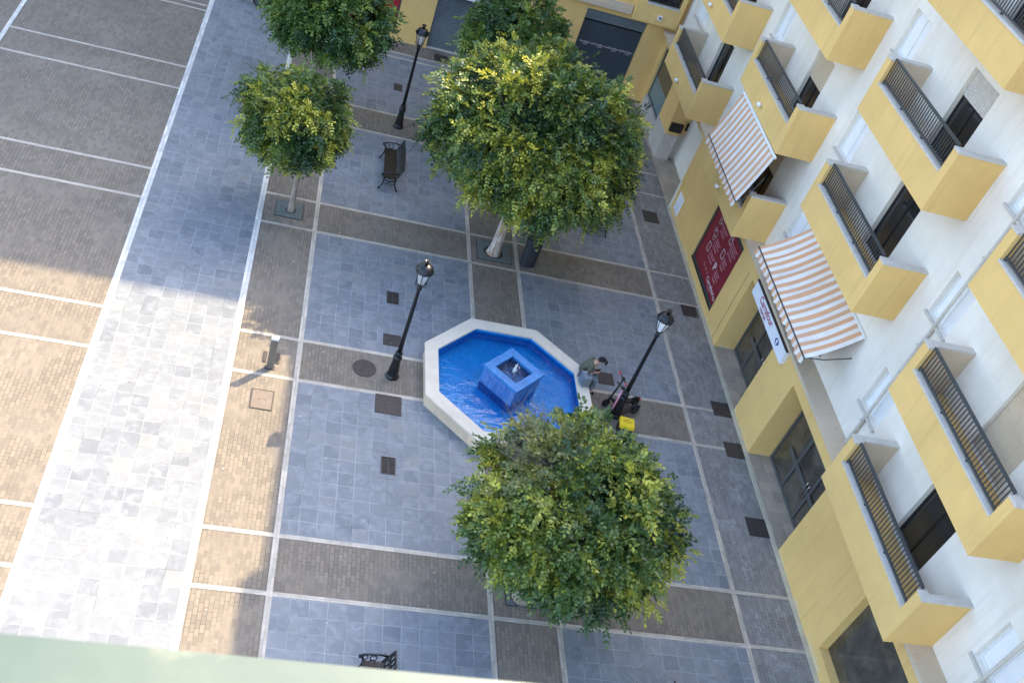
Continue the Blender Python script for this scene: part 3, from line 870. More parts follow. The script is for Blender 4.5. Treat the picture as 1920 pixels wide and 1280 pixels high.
b = MB()
b.face([(14.437, 27.05, .80), (14.437, 26.97, .88), (14.437, 26.97, .72)]); 
for k in range(3): b.box(14.434, 14.438, 26.86 - .2 * k, 26.93 - .2 * k, .74, .80 + .04 * (k % 2))
b.build('small_print', M['print_pale'], PAN)
text_mesh('shop_name', 'Carrefour', .235, M['print_white'], wall_frame(14.437, 26.35, .62), PAN, .004)
text_mesh('shop_name', 'market', .13, M['print_pale'], wall_frame(14.437, 26.10, .50), PAN, .002)
def mark(parent, frame, s, m):
    b = MB()                                                     # two facing arrow shapes of the shop's mark
    for pts in ([(-.5, 0), (-.08, .42), (-.08, .2), (-.25, 0), (-.08, -.2), (-.08, -.42)], [(.5, 0), (.05, -.42), (.12, -.2), (.12, .2), (.05, .42)]):
        for dz, rev in ((0.002, False), (0, True)):
            b.face([tuple(frame @ Vector((p[0] * s, p[1] * s, dz))) for p in (reversed(pts) if rev else pts)])
    return b.build('shop_mark', m, parent)
mark(PAN, wall_frame(14.437, 25.28, .63), .22, M['print_white'])

# shop sign over the porch
SG = thing('shop_sign', "white shop sign with crimson lettering above the glass entrance in the yellow wall", 'sign', (14.2, 21.6, 2.8), world=True)
MB().box(14.20, 14.34, 19.9, 23.05, 2.80, 3.25).build('sign_board', M['sign_white'], SG, bevel=.008)
MB().box(14.18, 14.345, 19.88, 23.07, 3.252, 3.285).build('top_trim', M['steel_dark'], SG)
text_mesh('shop_name', 'Carrefour', .30, M['sign_text'], wall_frame(14.197, 22.42, 3.00), SG, .004)
text_mesh('shop_name', 'market', .19, M['sign_text'], wall_frame(14.197, 22.18, 2.85), SG, .002)
mark(SG, wall_frame(14.197, 20.55, 3.04), .30, M['sign_blue'])

# ------------------------------------------------------------------ building across the far end
YF = 39.45
FB = thing('corner_building', "yellow building across the far end of the square, with grey roller shutters at street level", 'building', (7.5, 44, 0), world=True)
b = MB()
def fwall(x0, x1, z0, z1, y=YF, d=.5): b.box(x0, x1, y, y + d, z0, z1)
fwall(.5, 1.3, 0, 3.6); fwall(1.3, 3.48, 0, .32); fwall(1.3, 3.48, 2.75, 3.6); fwall(3.48, 4.87, 0, 3.6); fwall(4.87, 7.85, 3.25, 3.6)
fwall(7.85, 10.85, 0, 3.6); fwall(10.85, 13.5, 3.44, 3.6); fwall(13.5, 14.46, 0, 3.6); fwall(.5, 27, 3.6, 23.5); fwall(14.46, 27, 0, 3.6)
b.build('wall', M['yellow'], FB)
MB().box(-16, 27, 44, 45, 0, 29.5).build('added_shade_slab', M['white'], FB)  # unseen tall slab, added to keep the top left ground in shade
b = MB(); b.box(12.65, 14.62, 39.1, YF - .002, 3.62, 4.42); b.box(12.65, 13.02, 39.1, YF - .002, 4.42, 6.6); b.box(14.42, 14.62, 39.1, YF - .002, 4.42, 6.6); b.box(13.02, 14.42, 39.1, YF - .002, 5.7, 6.6)
b.build('bay', M['yellow'], FB)
b = MB(); b.box(.5, 12.6, 39.25, YF - .002, 3.70, 3.90); b.box(.5, 12.6, 39.32, YF - .002, 3.90, 4.05); b.build('cornice', M['cream'], FB)
b = MB(); b.box(13.0, 14.44, 39.06, 39.28, 4.40, 4.46); wo = b.build('window', M['coping'], FB)
MB().box(13.02, 14.42, 39.3, 39.33, 4.46, 5.7).build('pane', M['glass_dark'], wo).location = (0, 0, 0)
b = MB(); b.box(13.03, 14.41, 39.14, 39.17, 4.52, 4.56); b.box(13.03, 14.41, 39.14, 39.17, 5.4, 5.44)
for k in range(13): b.box(13.05 + k * .112, 13.07 + k * .112, 39.145, 39.165, 4.56, 5.4)
b.build('window_bars', M['iron'], wo).location = (0, 0, 0)
b = MB(); b.box(13.66, 13.84, 39.0, 39.1, 3.86, 4.04); vo = b.build('vent', M['white_plastic'], FB); MB().box(13.71, 13.79, 38.993, 38.999, 3.92, 4.0).build('vent_opening', M['grate_hole'], vo).location = (0, 0, 0)
b = MB()                                                         # ribbed shutter
z = .06
while z < 3.24:
    z2 = min(z + .075, 3.25)
    b.face([(4.87, YF + .14, z), (7.85, YF + .14, z), (7.85, YF + .105, z + .045), (4.87, YF + .105, z + .045)])
    b.face([(4.87, YF + .105, z + .045), (7.85, YF + .105, z + .045), (7.85, YF + .14, z2), (4.87, YF + .14, z2)])
    z = z2
b.build('roller_shutter', M['shutter'], FB)
b = MB(); b.box(4.87, 7.85, YF + .06, YF + .2, 0, .06); b.build('threshold', M['coping'], FB)
b = MB(); b.box(10.86, 13.49, YF + .1, YF + .3, 2.98, 3.43)
for k in range(4): b.box(10.86, 13.49, YF + .085, YF + .1, 3.0 + .11 * k, 3.07 + .11 * k)
so = b.build('shutter_box', M['shutter'], FB)
b = MB(); b.box(10.86, 13.49, YF + .16, YF + .2, .05, 2.88); scr = b.build('window_screen', M['shutter_dark'], FB)
b = MB(); b.box(10.86, 13.49, YF + .2, YF + .28, 2.88, 2.98); b.build('shutter_gap', M['grate_hole'], FB)
for k in range(4):
    x = 11.02 + .64 * k
    o = text_mesh('screen_lettering', 'Carrefour', .115, M['print_white'], far_frame(x, YF + .155, 1.92), scr, .002); o.location = (0, 0, 0)
    o = text_mesh('screen_lettering', 'market', .075, M['print_white'], far_frame(x + .16, YF + .155, 1.84), scr, .001); o.location = (0, 0, 0)
    o = mark(scr, far_frame(x + .57, YF + .155, 1.94), .12, M['print_white']); o.location = (0, 0, 0)
FP = thing('window_poster', "bright red window advertisement behind the top left tree on the far yellow building", 'poster', (2.4, YF, .4), world=True)
MB().box(1.36, 3.42, YF + .06, YF + .1, .40, 2.70).build('panel', M['redfar'], FP)
b = MB(); b.box(1.302, 1.36, YF + .03, YF + .12, .325, 2.745); b.box(3.42, 3.478, YF + .03, YF + .12, .325, 2.745); b.box(1.36, 3.42, YF + .03, YF + .12, .325, .40); b.box(1.36, 3.42, YF + .03, YF + .12, 2.70, 2.745); b.build('frame', M['rail_metal'], FP)
b = MB()
b.box(2.53, 2.548, YF + .053, YF + .058, 1.60, 1.84)
for k in range(3): b.box(2.548, 3.2 - .1 * k, YF + .053, YF + .058, 1.80 - .1 * k, 1.84 - .1 * k)
b.build('small_print', M['print_pale'], FP)
mark(FP, far_frame(3.19, YF + .057, 1.05), .26, M['print_white'])
FS = thing('shop_sign', "white shop sign above the grey roller shutter on the far building", 'sign', (6.7, YF, 2.5), world=True)
MB().box(5.4, 7.82, YF - .08, YF + .06, 2.47, 3.2).build('sign_board', M['sign_white'], FS, bevel=.01)
mark(FS, far_frame(6.78, YF - .084, 2.72), .42, M['sign_text'])

# ------------------------------------------------------------------ fountain
FX, FY = 7.03, 19.85
def octo(h, s): return [(FX + a, FY + c) for a, c in ((-h, -s), (-s, -h), (s, -h), (h, -s), (h, s), (s, h), (-s, h), (-h, s))]
FO = thing('fountain', "octagonal blue fountain with a white stone rim and a square tiled block in the middle", 'fountain', (FX, FY, 0), world=True)
o1, o2, i1 = octo(2.385, 1.0), octo(2.33, .975), octo(2.01, .835)
MB().ring(o2, octo(2.06, .85), 0.0, .40).build('outer_wall', stone_mat("beige_fountain_tiles", (0.66, 0.50, 0.35), (.4, .5), (0.3, 0.24, 0.18)), FO)
MB().ring(o1, i1, .401, .455).build('rim', stone_mat("white_rim_marble", (0.64, 0.56, 0.45), var=0.08), FO, bevel=.008)
b = MB()
for i in range(8):
    a, c = octo(2.05, .845)[i], octo(2.05, .845)[(i + 1) % 8]
    L = math.hypot(c[0] - a[0], c[1] - a[1])
    b.face([(*c, .03), (*a, .03), (*a, .398), (*c, .398)], [(L, 0), (0, 0), (0, .37), (L, .37)])
b.face([(*p, .03) for p in octo(2.05, .845)], octo(2.05, .845))
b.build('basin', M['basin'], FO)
MB().face([(*p, .30) for p in octo(2.048, .844)], octo(2, .8)).build('water', M['water'], FO)
def diam(r, z=None, cy=FY): return [(FX + r, cy), (FX, cy + r), (FX - r, cy), (FX, cy - r)]
HBZ = .93
b = MB(); b.prism(list(reversed(diam(.815)))[::-1], .031, .86, cap=False)
b.build('pedestal', M['block'], FO)
b = MB(); b.ring(diam(.87), diam(.54), .86, HBZ); b.build('pedestal_top', M['block_top'], FO, bevel=.006)
b = MB()
for i in range(4):
    a, c = diam(.545)[i], diam(.545)[(i + 1) % 4]
    b.face([(*c, .55), (*a, .55), (*a, .859), (*c, .859)], [(.77, 0), (0, 0), (0, .3), (.77, .3)])
b.face([(*p, .55) for p in diam(.545)], diam(.5)); b.build('pedestal_pool', M['hole_floor'], FO)
MB().face([(*p, .80) for p in diam(.544)], diam(.5)).build('upper_water', M['water_top'], FO)
b = MB(); r = random.Random(9)
b.tube([(FX, FY, .78), (FX + .005, FY, .93), (FX + .02, FY + .01, 1.06), (FX + .03, FY + .01, 1.15)], [.028, .03, .022, .006], 9)
b.tube([(FX, FY, .78), (FX - .03, FY - .02, .90), (FX - .035, FY - .02, 1.0)], [.025, .02, .006], 7)
b.tube([(FX, FY, .78), (FX + .045, FY - .015, .90), (FX + .06, FY - .02, .98)], [.025, .02, .005], 7)
for _ in range(60):
    a = r.uniform(0, 6.28); d = abs(r.gauss(0, .085)); zz = .82 + r.random() ** 1.6 * .34 * max(0.15, 1 - d * 4)
    s_ = r.uniform(.004, .011); b.ball((FX + .02 + d * math.cos(a), FY + d * math.sin(a), zz), s_, s_, s_ * r.uniform(1, 1.8), 6, 4)
b.build('water_jet', M['spray'], FO, True)

# ------------------------------------------------------------------ trees
def leaf_cloud(name, parent, centre, rad, seed, n_clump, n_sprig, n_leaf, pal, size=.1, bare=None, sun_flecks=None, under=1.0):
    g_ = np.random.default_rng(seed)
    rad = np.array(rad, float); c = np.array(centre, float)
    d = g_.normal(size=(n_clump * 3, 3)); d /= np.linalg.norm(d, axis=1, keepdims=True)
    d = d[d[:, 2] > -.82][:n_clump]
    k1, k2, k3 = g_.normal(size=(3, 3)) * 2.2
    lump = 1 + .07 * np.sin(d @ k1 + 1) + .07 * np.sin(d @ k2 * 1.6 + 2) + .05 * np.sin(d @ k3 * 2.6)
    shell = np.where(g_.random(len(d)) < .13, g_.uniform(.35, .65, len(d)), g_.uniform(.74, 1.0, len(d)))
    cp = d * rad * (lump * shell)[:, None] * .93
    cp[:, 2] = np.where(cp[:, 2] < 0, cp[:, 2] * under, cp[:, 2])
    rc = g_.uniform(.16, .30, len(d)) * rad.mean() ** .5 * .8
    # colour patches: pale and yellow growth comes in drifts
    drift = np.sin(cp @ (g_.normal(size=3) * 1.6) + 1.0) * .3 + np.sin(cp @ (g_.normal(size=3) * 2.8)) * .5 + g_.normal(0, 1.0, len(d)) + .2
    keep = np.ones(len(d), bool)
    olive = np.zeros(len(d), bool)
    if bare is not None:
        bc, br_ = np.array(bare[0]), bare[1]
        olive = np.linalg.norm(cp - bc, axis=1) < br_
        keep &= ~(olive & (g_.random(len(d)) < .62))
    d, cp, rc, drift, olive, shell = d[keep], cp[keep], rc[keep], drift[keep], olive[keep], shell[keep]
    N = len(d)
    ns = n_sprig
    off = g_.normal(size=(N, ns, 3)) * rc[:, None, None] * .56
    ps = cp[:, None, :] + off
    ax = d[:, None, :] * .55 + g_.normal(size=(N, ns, 3)) * .55 + np.array([0, 0, -.22]) + off / rc[:, None, None] * .35
    ax /= np.linalg.norm(ax, axis=2, keepdims=True)
    cid = np.repeat(np.arange(N), ns)
    ps = ps.reshape(-1, 3); ax = ax.reshape(-1, 3)
    up = np.array([0, 0, 1.]) + g_.normal(size=ax.shape) * .45
    sd_ = np.cross(ax, up); sd_ /= np.linalg.norm(sd_, axis=1, keepdims=True) + 1e-9
    nm = np.cross(sd_, ax)
    L = g_.uniform(.8, 1.25, len(ps)) * size
    V = []; CID = []; 
    for k in range(n_leaf):
        sgn = 0 if k == n_leaf - 1 else (1 if k % 2 else -1)
        t = (k // 2 + .6) * .62 if sgn else (n_leaf // 2 + .4) * .62
        base = ps + ax * (L * t * 1.05)[:, None] - np.array([0, 0, 1]) * (L * t * t * .13)[:, None]
        dl = ax * (.62 if sgn else 1.0) + sd_ * (sgn * .8) + g_.normal(size=ax.shape) * .22 - np.array([0, 0, .18])
        dl /= np.linalg.norm(dl, axis=1, keepdims=True)
        wv = np.cross(dl, nm + g_.normal(size=ax.shape) * .35); wv /= np.linalg.norm(wv, axis=1, keepdims=True) + 1e-9
        nn = np.cross(wv, dl)
        lw = (L * .31)[:, None]; LL = (L * g_.uniform(.85, 1.15, len(L)))[:, None]
        V.append(np.stack([base, base + dl * LL * .45 + wv * lw + nn * lw * .25, base + dl * LL, base + dl * LL * .45 - wv * lw + nn * lw * .25], 1))
        CID.append(cid)
    V = np.concatenate(V).reshape(-1, 3); CID = np.concatenate(CID)
    nf = len(CID)
    q = drift[CID] + np.tile(g_.normal(0, .45, len(cid)), n_leaf) + g_.normal(0, .28, nf)
    q = np.clip((q + 2.2) / 4.4, 0, 1)
    pal = np.array(pal)
    pp = np.linspace(0, 1, len(pal))
    cols = np.stack([np.interp(q, pp, pal[:, j]) for j in range(3)], 1)
    if olive.any():
        oc = np.array((.155, .165, .06)); mo = olive[CID]
        cols[mo] = cols[mo] * .35 + oc * .65
    if sun_flecks is not None:
        m_ = np.linalg.norm(cp[CID] - np.array(sun_flecks[0]), axis=1) < sun_flecks[1]
        m_ &= g_.random(nf) < .3
        cols[m_] = np.array((.66, .64, .46))  # sunlit flecks painted on as near-white leaflets
    cols *= g_.uniform(.75, 1.25, nf)[:, None]
    V = V + c
    me = bpy.data.meshes.new(name)
    me.vertices.add(nf * 4); me.loops.add(nf * 4); me.polygons.add(nf)
    me.vertices.foreach_set('co', V.astype(np.float32).ravel())
    me.loops.foreach_set('vertex_index', np.arange(nf * 4, dtype=np.int32))
    me.polygons.foreach_set('loop_start', np.arange(0, nf * 4, 4, dtype=np.int32))
    me.update(calc_edges=True)
    at = me.color_attributes.new('leafcol', 'FLOAT_COLOR', 'POINT')
    ca = np.ones((nf, 4, 4), np.float32); ca[:, :, :3] = cols[:, None, :]
    at.data.foreach_set('color', ca.ravel())
    me.materials.append(M['leaf'])
    o = bpy.data.objects.new(name, me); COL.objects.link(o); o.parent = parent
    return o, cp + c, d
PAL = [(.018, .044, .016), (.030, .066, .020), (.052, .102, .027), (.088, .142, .032), (.155, .20, .036), (.31, .315, .04), (.43, .40, .05)]
PALG = [(.018, .048, .018), (.028, .068, .022), (.042, .095, .026), (.066, .13, .03), (.10, .165, .034), (.15, .215, .038), (.24, .28, .045)]
def tree(label, loc, centre, rad, seed, n_clump, n_sprig, n_leaf, pal, tr, size=.085, bare=None, sun_flecks=None, barkm='bark', lean=(0, 0), under=1.0):
    t = thing('tree', label, 'tree', (loc[0], loc[1], 0), group='round-crowned trees in the square')
    cz = centre[2]
    r = random.Random(seed)
    b = MB()
    top = Vector((centre[0] * .6, centre[1] * .6, cz - rad[2] * .55))
    path = [(0, 0, -.02), (.0, .0, .06), (lean[0] * .3, lean[1] * .3, .35), (lean[0], lean[1], top.z * .6), tuple(top)]
    b.tube(path, [tr * 1.5, tr * 1.25, tr * 1.02, tr * .92, tr * .85], 12)
    o_c, cps, ds = leaf_cloud('crown', t, centre, rad, seed, n_clump, n_sprig, n_leaf, pal, size, bare, sun_flecks, under)
    # limbs from the fork into the crown
    pick = r.sample(range(len(cps)), min(16, len(cps)))
    for k, i in enumerate(pick):
        e = Vector(cps[i]) * 1.0
        m1 = top.lerp(e, .45) + Vector((0, 0, .25 * rad[2] * .4)); 
        rr = tr * r.uniform(.3, .55)
        b.tube([tuple(top - Vector((0, 0, .15))), tuple(m1), tuple(e)], [rr, rr * .6, rr * .12], 7)
    b.build('trunk', M[barkm], t, True)
    if bare is not None:
        tw = MB(); bc = Vector(bare[0]) + Vector(centre)
        for _ in range(95):
            dd = Vector((r.gauss(0, 1), r.gauss(0, 1), r.gauss(0, .8))); dd.normalize()
            e = bc + Vector((dd.x * bare[1] * .62, dd.y * bare[1] * .62, dd.z * bare[1] * .45))
            s_ = bc.lerp(Vector(centre), .55) + Vector((r.gauss(0, .12), r.gauss(0, .12), r.gauss(0, .12)))
            m1 = s_.lerp(e, .55) + Vector((r.gauss(0, .1), r.gauss(0, .1), r.gauss(0, .1)))
            tw.tube([tuple(s_), tuple(m1), tuple(e)], [.014, .008, .003], 4)
            for _k in range(3):
                e2 = m1.lerp(e, r.random()) ; e3 = e2 + Vector((r.gauss(0, .16), r.gauss(0, .16), r.gauss(0, .12)))
                tw.tube([tuple(e2), tuple(e3)], [.005, .002], 3)
        tw.build('bare_twigs', M['twig'], t)
    return t
tree("largest dense round tree, standing beside the charcoal bin beyond the fountain", (7.05, 26.22), (.14, .2, 4.36), (3.5, 2.95, 2.55), 11, 430, 32, 9, PAL, .175, .112, sun_flecks=((-2.9, .6, .9), .62), barkm='bark_white', lean=(.05, .0), under=.91)
tree("round tree before the fountain with a patch of bare twigs, nearest the camera", (6.98, 13.22), (.06, .06, 3.38), (2.34, 2.1, 1.84), 23, 300, 34, 9, PAL, .17, .102, bare=((-1.2, .75, 1.2), 1.3))
tree("green tree half hidden behind the largest tree, close to the grey roller shutter", (7.05, 32.7), (.1, .0, 4.1), (2.0, 2.0, 1.75), 37, 170, 30, 9, PALG, .14, .11)
tree("small yellowish tree on a slim bare trunk in the left brick strip", (.52, 26.3), (-.32, .1, 3.25), (1.55, 1.5, 1.3), 41, 125, 30, 9, PAL, .085, .105)
tree("small dark green tree at the top left in front of the red poster", (.52, 32.75), (.2, .1, 3.6), (1.98, 1.9, 1.6), 53, 190, 30, 9, PALG, .10, .11)
# square grates round the trunks
def tree_grate(label, x0, x1, y0, y1, cx, cy, hr):
    n = 20
    circ_ = [(cx + hr * math.cos(2 * math.pi * k / n), cy + hr * math.sin(2 * math.pi * k / n)) for k in range(n)]
    sq = []
    for k in range(n):
        a = 2 * math.pi * k / n; c_, s_ = math.cos(a), math.sin(a)
        tx = ((x1 - cx) / c_) if c_ > 1e-6 else ((x0 - cx) / c_ if c_ < -1e-6 else 1e9)
        ty = ((y1 - cy) / s_) if s_ > 1e-6 else ((y0 - cy) / s_ if s_ < -1e-6 else 1e9)
        q = min(tx, ty); sq.append((cx + c_ * q, cy + s_ * q))
    # true corners
    for X_, Y_ in ((x0, y0), (x1, y0), (x1, y1), (x0, y1)):
        i = min(range(n), key=lambda k: (sq[k][0] - X_) ** 2 + (sq[k][1] - Y_) ** 2); sq[i] = (X_, Y_)
    t = thing('tree_grate', label, 'tree grate', (cx, cy, 0), group='square grates round the tree trunks', world=True)
    MB().ring(sq, circ_, .002, .028).build('grate_slab', M['grate_conc'], t)
    MB().prism(circ_, .001, .012).build('soil', M['soil'], t)
    e = .025
    MB().ring([(x0 - e, y0 - e), (x1 + e, y0 - e), (x1 + e, y1 + e), (x0 - e, y1 + e)], [(x0 - .002, y0 - .002), (x1 + .002, y0 - .002), (x1 + .002, y1 + .002), (x0 - .002, y1 + .002)], .003, .014).build('frame', M['steel_dark'], t)
tree_grate("grey-green square grate around the slim trunk in the left brick strip", .07, .88, 25.93, 26.75, .52, 26.3, .16)
tree_grate("worn grate around the pale thick trunk beside the charcoal bin", 6.52, 7.64, 25.8, 26.78, 7.05, 26.22, .33)
tree_grate("grate under the tree in front of the fountain, mostly covered by leaves", 6.62, 7.5, 12.98, 13.75, 6.98, 13.22, .27)

# ------------------------------------------------------------------ street lamps
def lamp(label, x, y, frosted, rz=0):
    t = thing('street_lamp', label, 'street lamp', (x, y, 0), rz, group='black cast iron street lamps')
    b = MB()
    b.lathe([(.19, 0), (.19, .05), (.165, .08), (.15, .12), (.135, .30), (.105, .60), (.10, .66)], 8, ph=R(22.5))
    b.lathe([(.10, .66), (.125, .69), (.125, .73), (.095, .77), (.085, .82), (.105, .86), (.105, .89), (.07, .93)], 14)
    b.build('base', M['iron'], t)
    b = MB(); b.lathe([(.064, .93), (.058, 1.6), (.048, 3.0), (.045, 3.1), (.068, 3.13), (.068, 3.17), (.05, 3.2), (.045, 3.27)], 14)
    b.build('pole', M['iron'], t, True)
    n = 6
    f = MB(); f.lathe([(.05, 3.25), (.10, 3.30), (.105, 3.335), (.09, 3.34)], n)
    for k in range(n):
        a = 2 * math.pi * k / n
        f.tube([(.105 * math.cos(a), .105 * math.sin(a), 3.33), (.195 * math.cos(a), .195 * math.sin(a), 3.72)], .011, 6)
        if not frosted:
            f.tube([(.06 * math.cos(a), .06 * math.sin(a), 3.24), (.16 * math.cos(a), .16 * math.sin(a), 3.30), (.15 * math.cos(a), .15 * math.sin(a), 3.42), (.11 * math.cos(a), .11 * math.sin(a), 3.36)], .009, 6)
    f.build('lantern_frame', M['iron'], t)
    g_ = MB(); g_.lathe([(.098, 3.342), (.186, 3.715)], n); g_.build('lantern_glass', M['glass_frost'] if frosted else M['glass_lamp'], t)
    c = MB(); c.lathe([(.20, 3.715), (.235, 3.73), (.235, 3.765), (.215, 3.78), (.20, 3.83), (.155, 3.89), (.085, 3.925), (.045, 3.935)], 18)
    for k in range(n):
        a = 2 * math.pi * k / n + .2
        c.lathe([(.016, 3.76), (.022, 3.79), (.004, 3.825)], 6, (.222 * math.cos(a), .222 * math.sin(a)))
    c.build('cap', M['iron'], t, True)
    c = MB(); c.lathe([(.04, 3.93), (.04, 3.97), (.065, 4.0), (.075, 4.05), (.06, 4.052), (.03, 4.02)], 12); c.ball((0, 0, 4.04), .03); c.build('finial', M['chrome'] if False else M['iron'], t, True)
    return t
lamp("black street lamp with an open lantern, farthest one, between bench and far building", 3.81, 32.71, False)
lamp("black street lamp with a clear lantern, left of the fountain beside the round manhole", 3.83, 19.77, False, .3)
lamp("black street lamp with white lantern panes, right of the fountain with scooters at its base", 10.31, 19.70, True, .5)

# ------------------------------------------------------------------ benches
def make_bench(label, x, y, rz):
    t = thing('bench', label, 'bench', (x, y, 0), rz, group='black cast iron benches')
    L = 1.86
    b = MB()
    for xx in (-.18, 0, .18): b.box(xx - .03, xx + .03, -L / 2, L / 2, .425, .445)
    for k in range(30):
        yy = -L / 2 + .03 + (L - .06) * k / 29
        b.box(-.20, .20, yy - .026, yy + .026, .446, .460)
    b.build('seat', M['iron'], t)
    b = MB()
    def bp(y_, s): return (.225 + .16 * s, y_, .50 + .40 * s)
    b.tube([bp(-L / 2, 0), bp(L / 2, 0)], .018, 6); b.tube([bp(-L / 2, 1), bp(-L / 4, 1.06), bp(0, 1.1), bp(L / 4, 1.06), bp(L / 2, 1)], .02, 6)
    b.tube([bp(-L / 2, .5), bp(L / 2, .5)], .024, 6)
    for k in range(17):
        yy = -L / 2 + L * (k + .5) / 17
        b.tube([bp(yy - .045, 0), bp(yy + .045, .5), bp(yy - .045, 1.04)], .019, 5)
        b.tube([bp(yy + .045, 0), bp(yy - .045, .5), bp(yy + .045, 1.04)], .019, 5)
        cc = bp(yy, .5)
        b.tube([(cc[0] + .02 * math.sin(a), cc[1] + .05 * math.cos(a), cc[2] + .05 * math.sin(a)) for a in [6.283 * q / 10 for q in range(11)]], .011, 5)
    b.build('backrest', M['iron'], t)
    for s in (-1, 1):
        y_ = s * L / 2
        b = MB()
        b.tube([(-.30, y_, .03), (-.25, y_, .10), (-.20, y_, .25), (-.19, y_, .40), (-.215, y_, .50), (-.25, y_, .60)], [.03, .022, .024, .022, .02, .022], 7)
        b.ball((-.31, y_, .022), .038, .03, .022, 8, 6)
        b.build('front_leg', M['iron'], t, True)
        b = MB()
        b.tube([(.30, y_, .03), (.25, y_, .12), (.19, y_, .30), (.20, y_, .45), (.27, y_, .62), (.385, y_, .90)], [.03, .024, .024, .022, .022, .018], 7)
        b.ball((.31, y_, .022), .038, .03, .022, 8, 6)
        b.build('rear_leg', M['iron'], t, True)
        b = MB()
        b.tube([(.28, y_, .66), (.12, y_, .70), (-.08, y_, .68), (-.22, y_, .66), (-.30, y_, .61), (-.29, y_, .55), (-.24, y_, .55)], .023, 7)
        b.tube([(-.19, y_, .40), (0, y_, .33), (.19, y_, .40)], .02, 6)
        b.tube([(-.18, y_, .28), (-.08, y_, .22), (0, y_, .30), (.08, y_, .22), (.18, y_, .28)], .014, 6)
        b.tube([(.07 * math.cos(a), y_, .55 + .09 * math.sin(a)) for a in [6.283 * q / 12 for q in range(13)]], .013, 5)
        b.tube([(-.17 + .05 * math.cos(a), y_, .56 + .07 * math.sin(a)) for a in [6.283 * q / 12 for q in range(13)]], .012, 5)
        b.build('armrest', M['iron'], t, True)
    return t
bench0 = make_bench("black iron bench on grey slabs near the farthest lamp, facing left", 3.50, 29.46, 0)
for lab, x, y, rz in (("black iron bench partly hidden under the right edge of the largest tree", 11.0, 29.4, math.pi),
                      ("black iron bench at the bottom left, cut off by the pale green parapet", 3.50, 10.06, 0),
                      ("black iron bench at the bottom right edge, only its end showing", 10.40, 10.0, math.pi)):
    o = copy_tree(bench0); o.location = (x, y, 0); o.rotation_euler = (0, 0, rz); o['label'] = lab

# ------------------------------------------------------------------ bin, bollard
BN = thing('litter_bin', "charcoal upright litter bin beside the pale trunk of the largest tree", 'bin', (8.18, 25.98, 0), R(8))
def stadium(l, r_, n=8):
    return [(l / 2 + r_ * math.cos(a), r_ * math.sin(a)) for a in [-math.pi / 2 + math.pi * k / n for k in range(n + 1)]] + [(-l / 2 + r_ * math.cos(a), r_ * math.sin(a)) for a in [math.pi / 2 + math.pi * k / n for k in range(n + 1)]]
MB().prism(stadium(.16, .19), .03, 1.02).build('body', M['binmetal'], BN, bevel=.012)
MB().prism(stadium(.15, .17), 0, .03).build('foot', M['black_plastic'], BN)
b = MB(); b.prism(stadium(.16, .20), 1.021, 1.06); b.prism(stadium(.13, .17), 1.061, 1.09); b.build('lid', M['binmetal'], BN, bevel=.012)
MB().box(-.03, .20, -.1945, -.185, .86, .98).build('opening', M['grate_hole'], BN)
b = MB(); b.obox((.05, -.192, .76), (1, 0, 0), (0, 1, 0), (0, 0, 1), .09, .006, .022); b.obox((.05, -.192, .76), (0, 0, 1), (0, 1, 0), (1, 0, 0), .09, .005, .022); b.build('emblem', M['print_white'], BN)
BO = thing('bollard', "flat metal bollard standing in the sunlit brick strip on the left", 'bollard', (.61, 19.33, 0), 0)
MB().box(-.09, .09, -.045, .045, .012, 1.02).build('post', M['alu'], BO, bevel=.006)
MB().box(-.092, .092, -.047, .047, 1.021, 1.10).build('cap', M['white_plastic'], BO, bevel=.006)
MB().box(-.13, .13, -.08, .08, .009, .0118).build('base_plate', M['steel_dark'], BO)

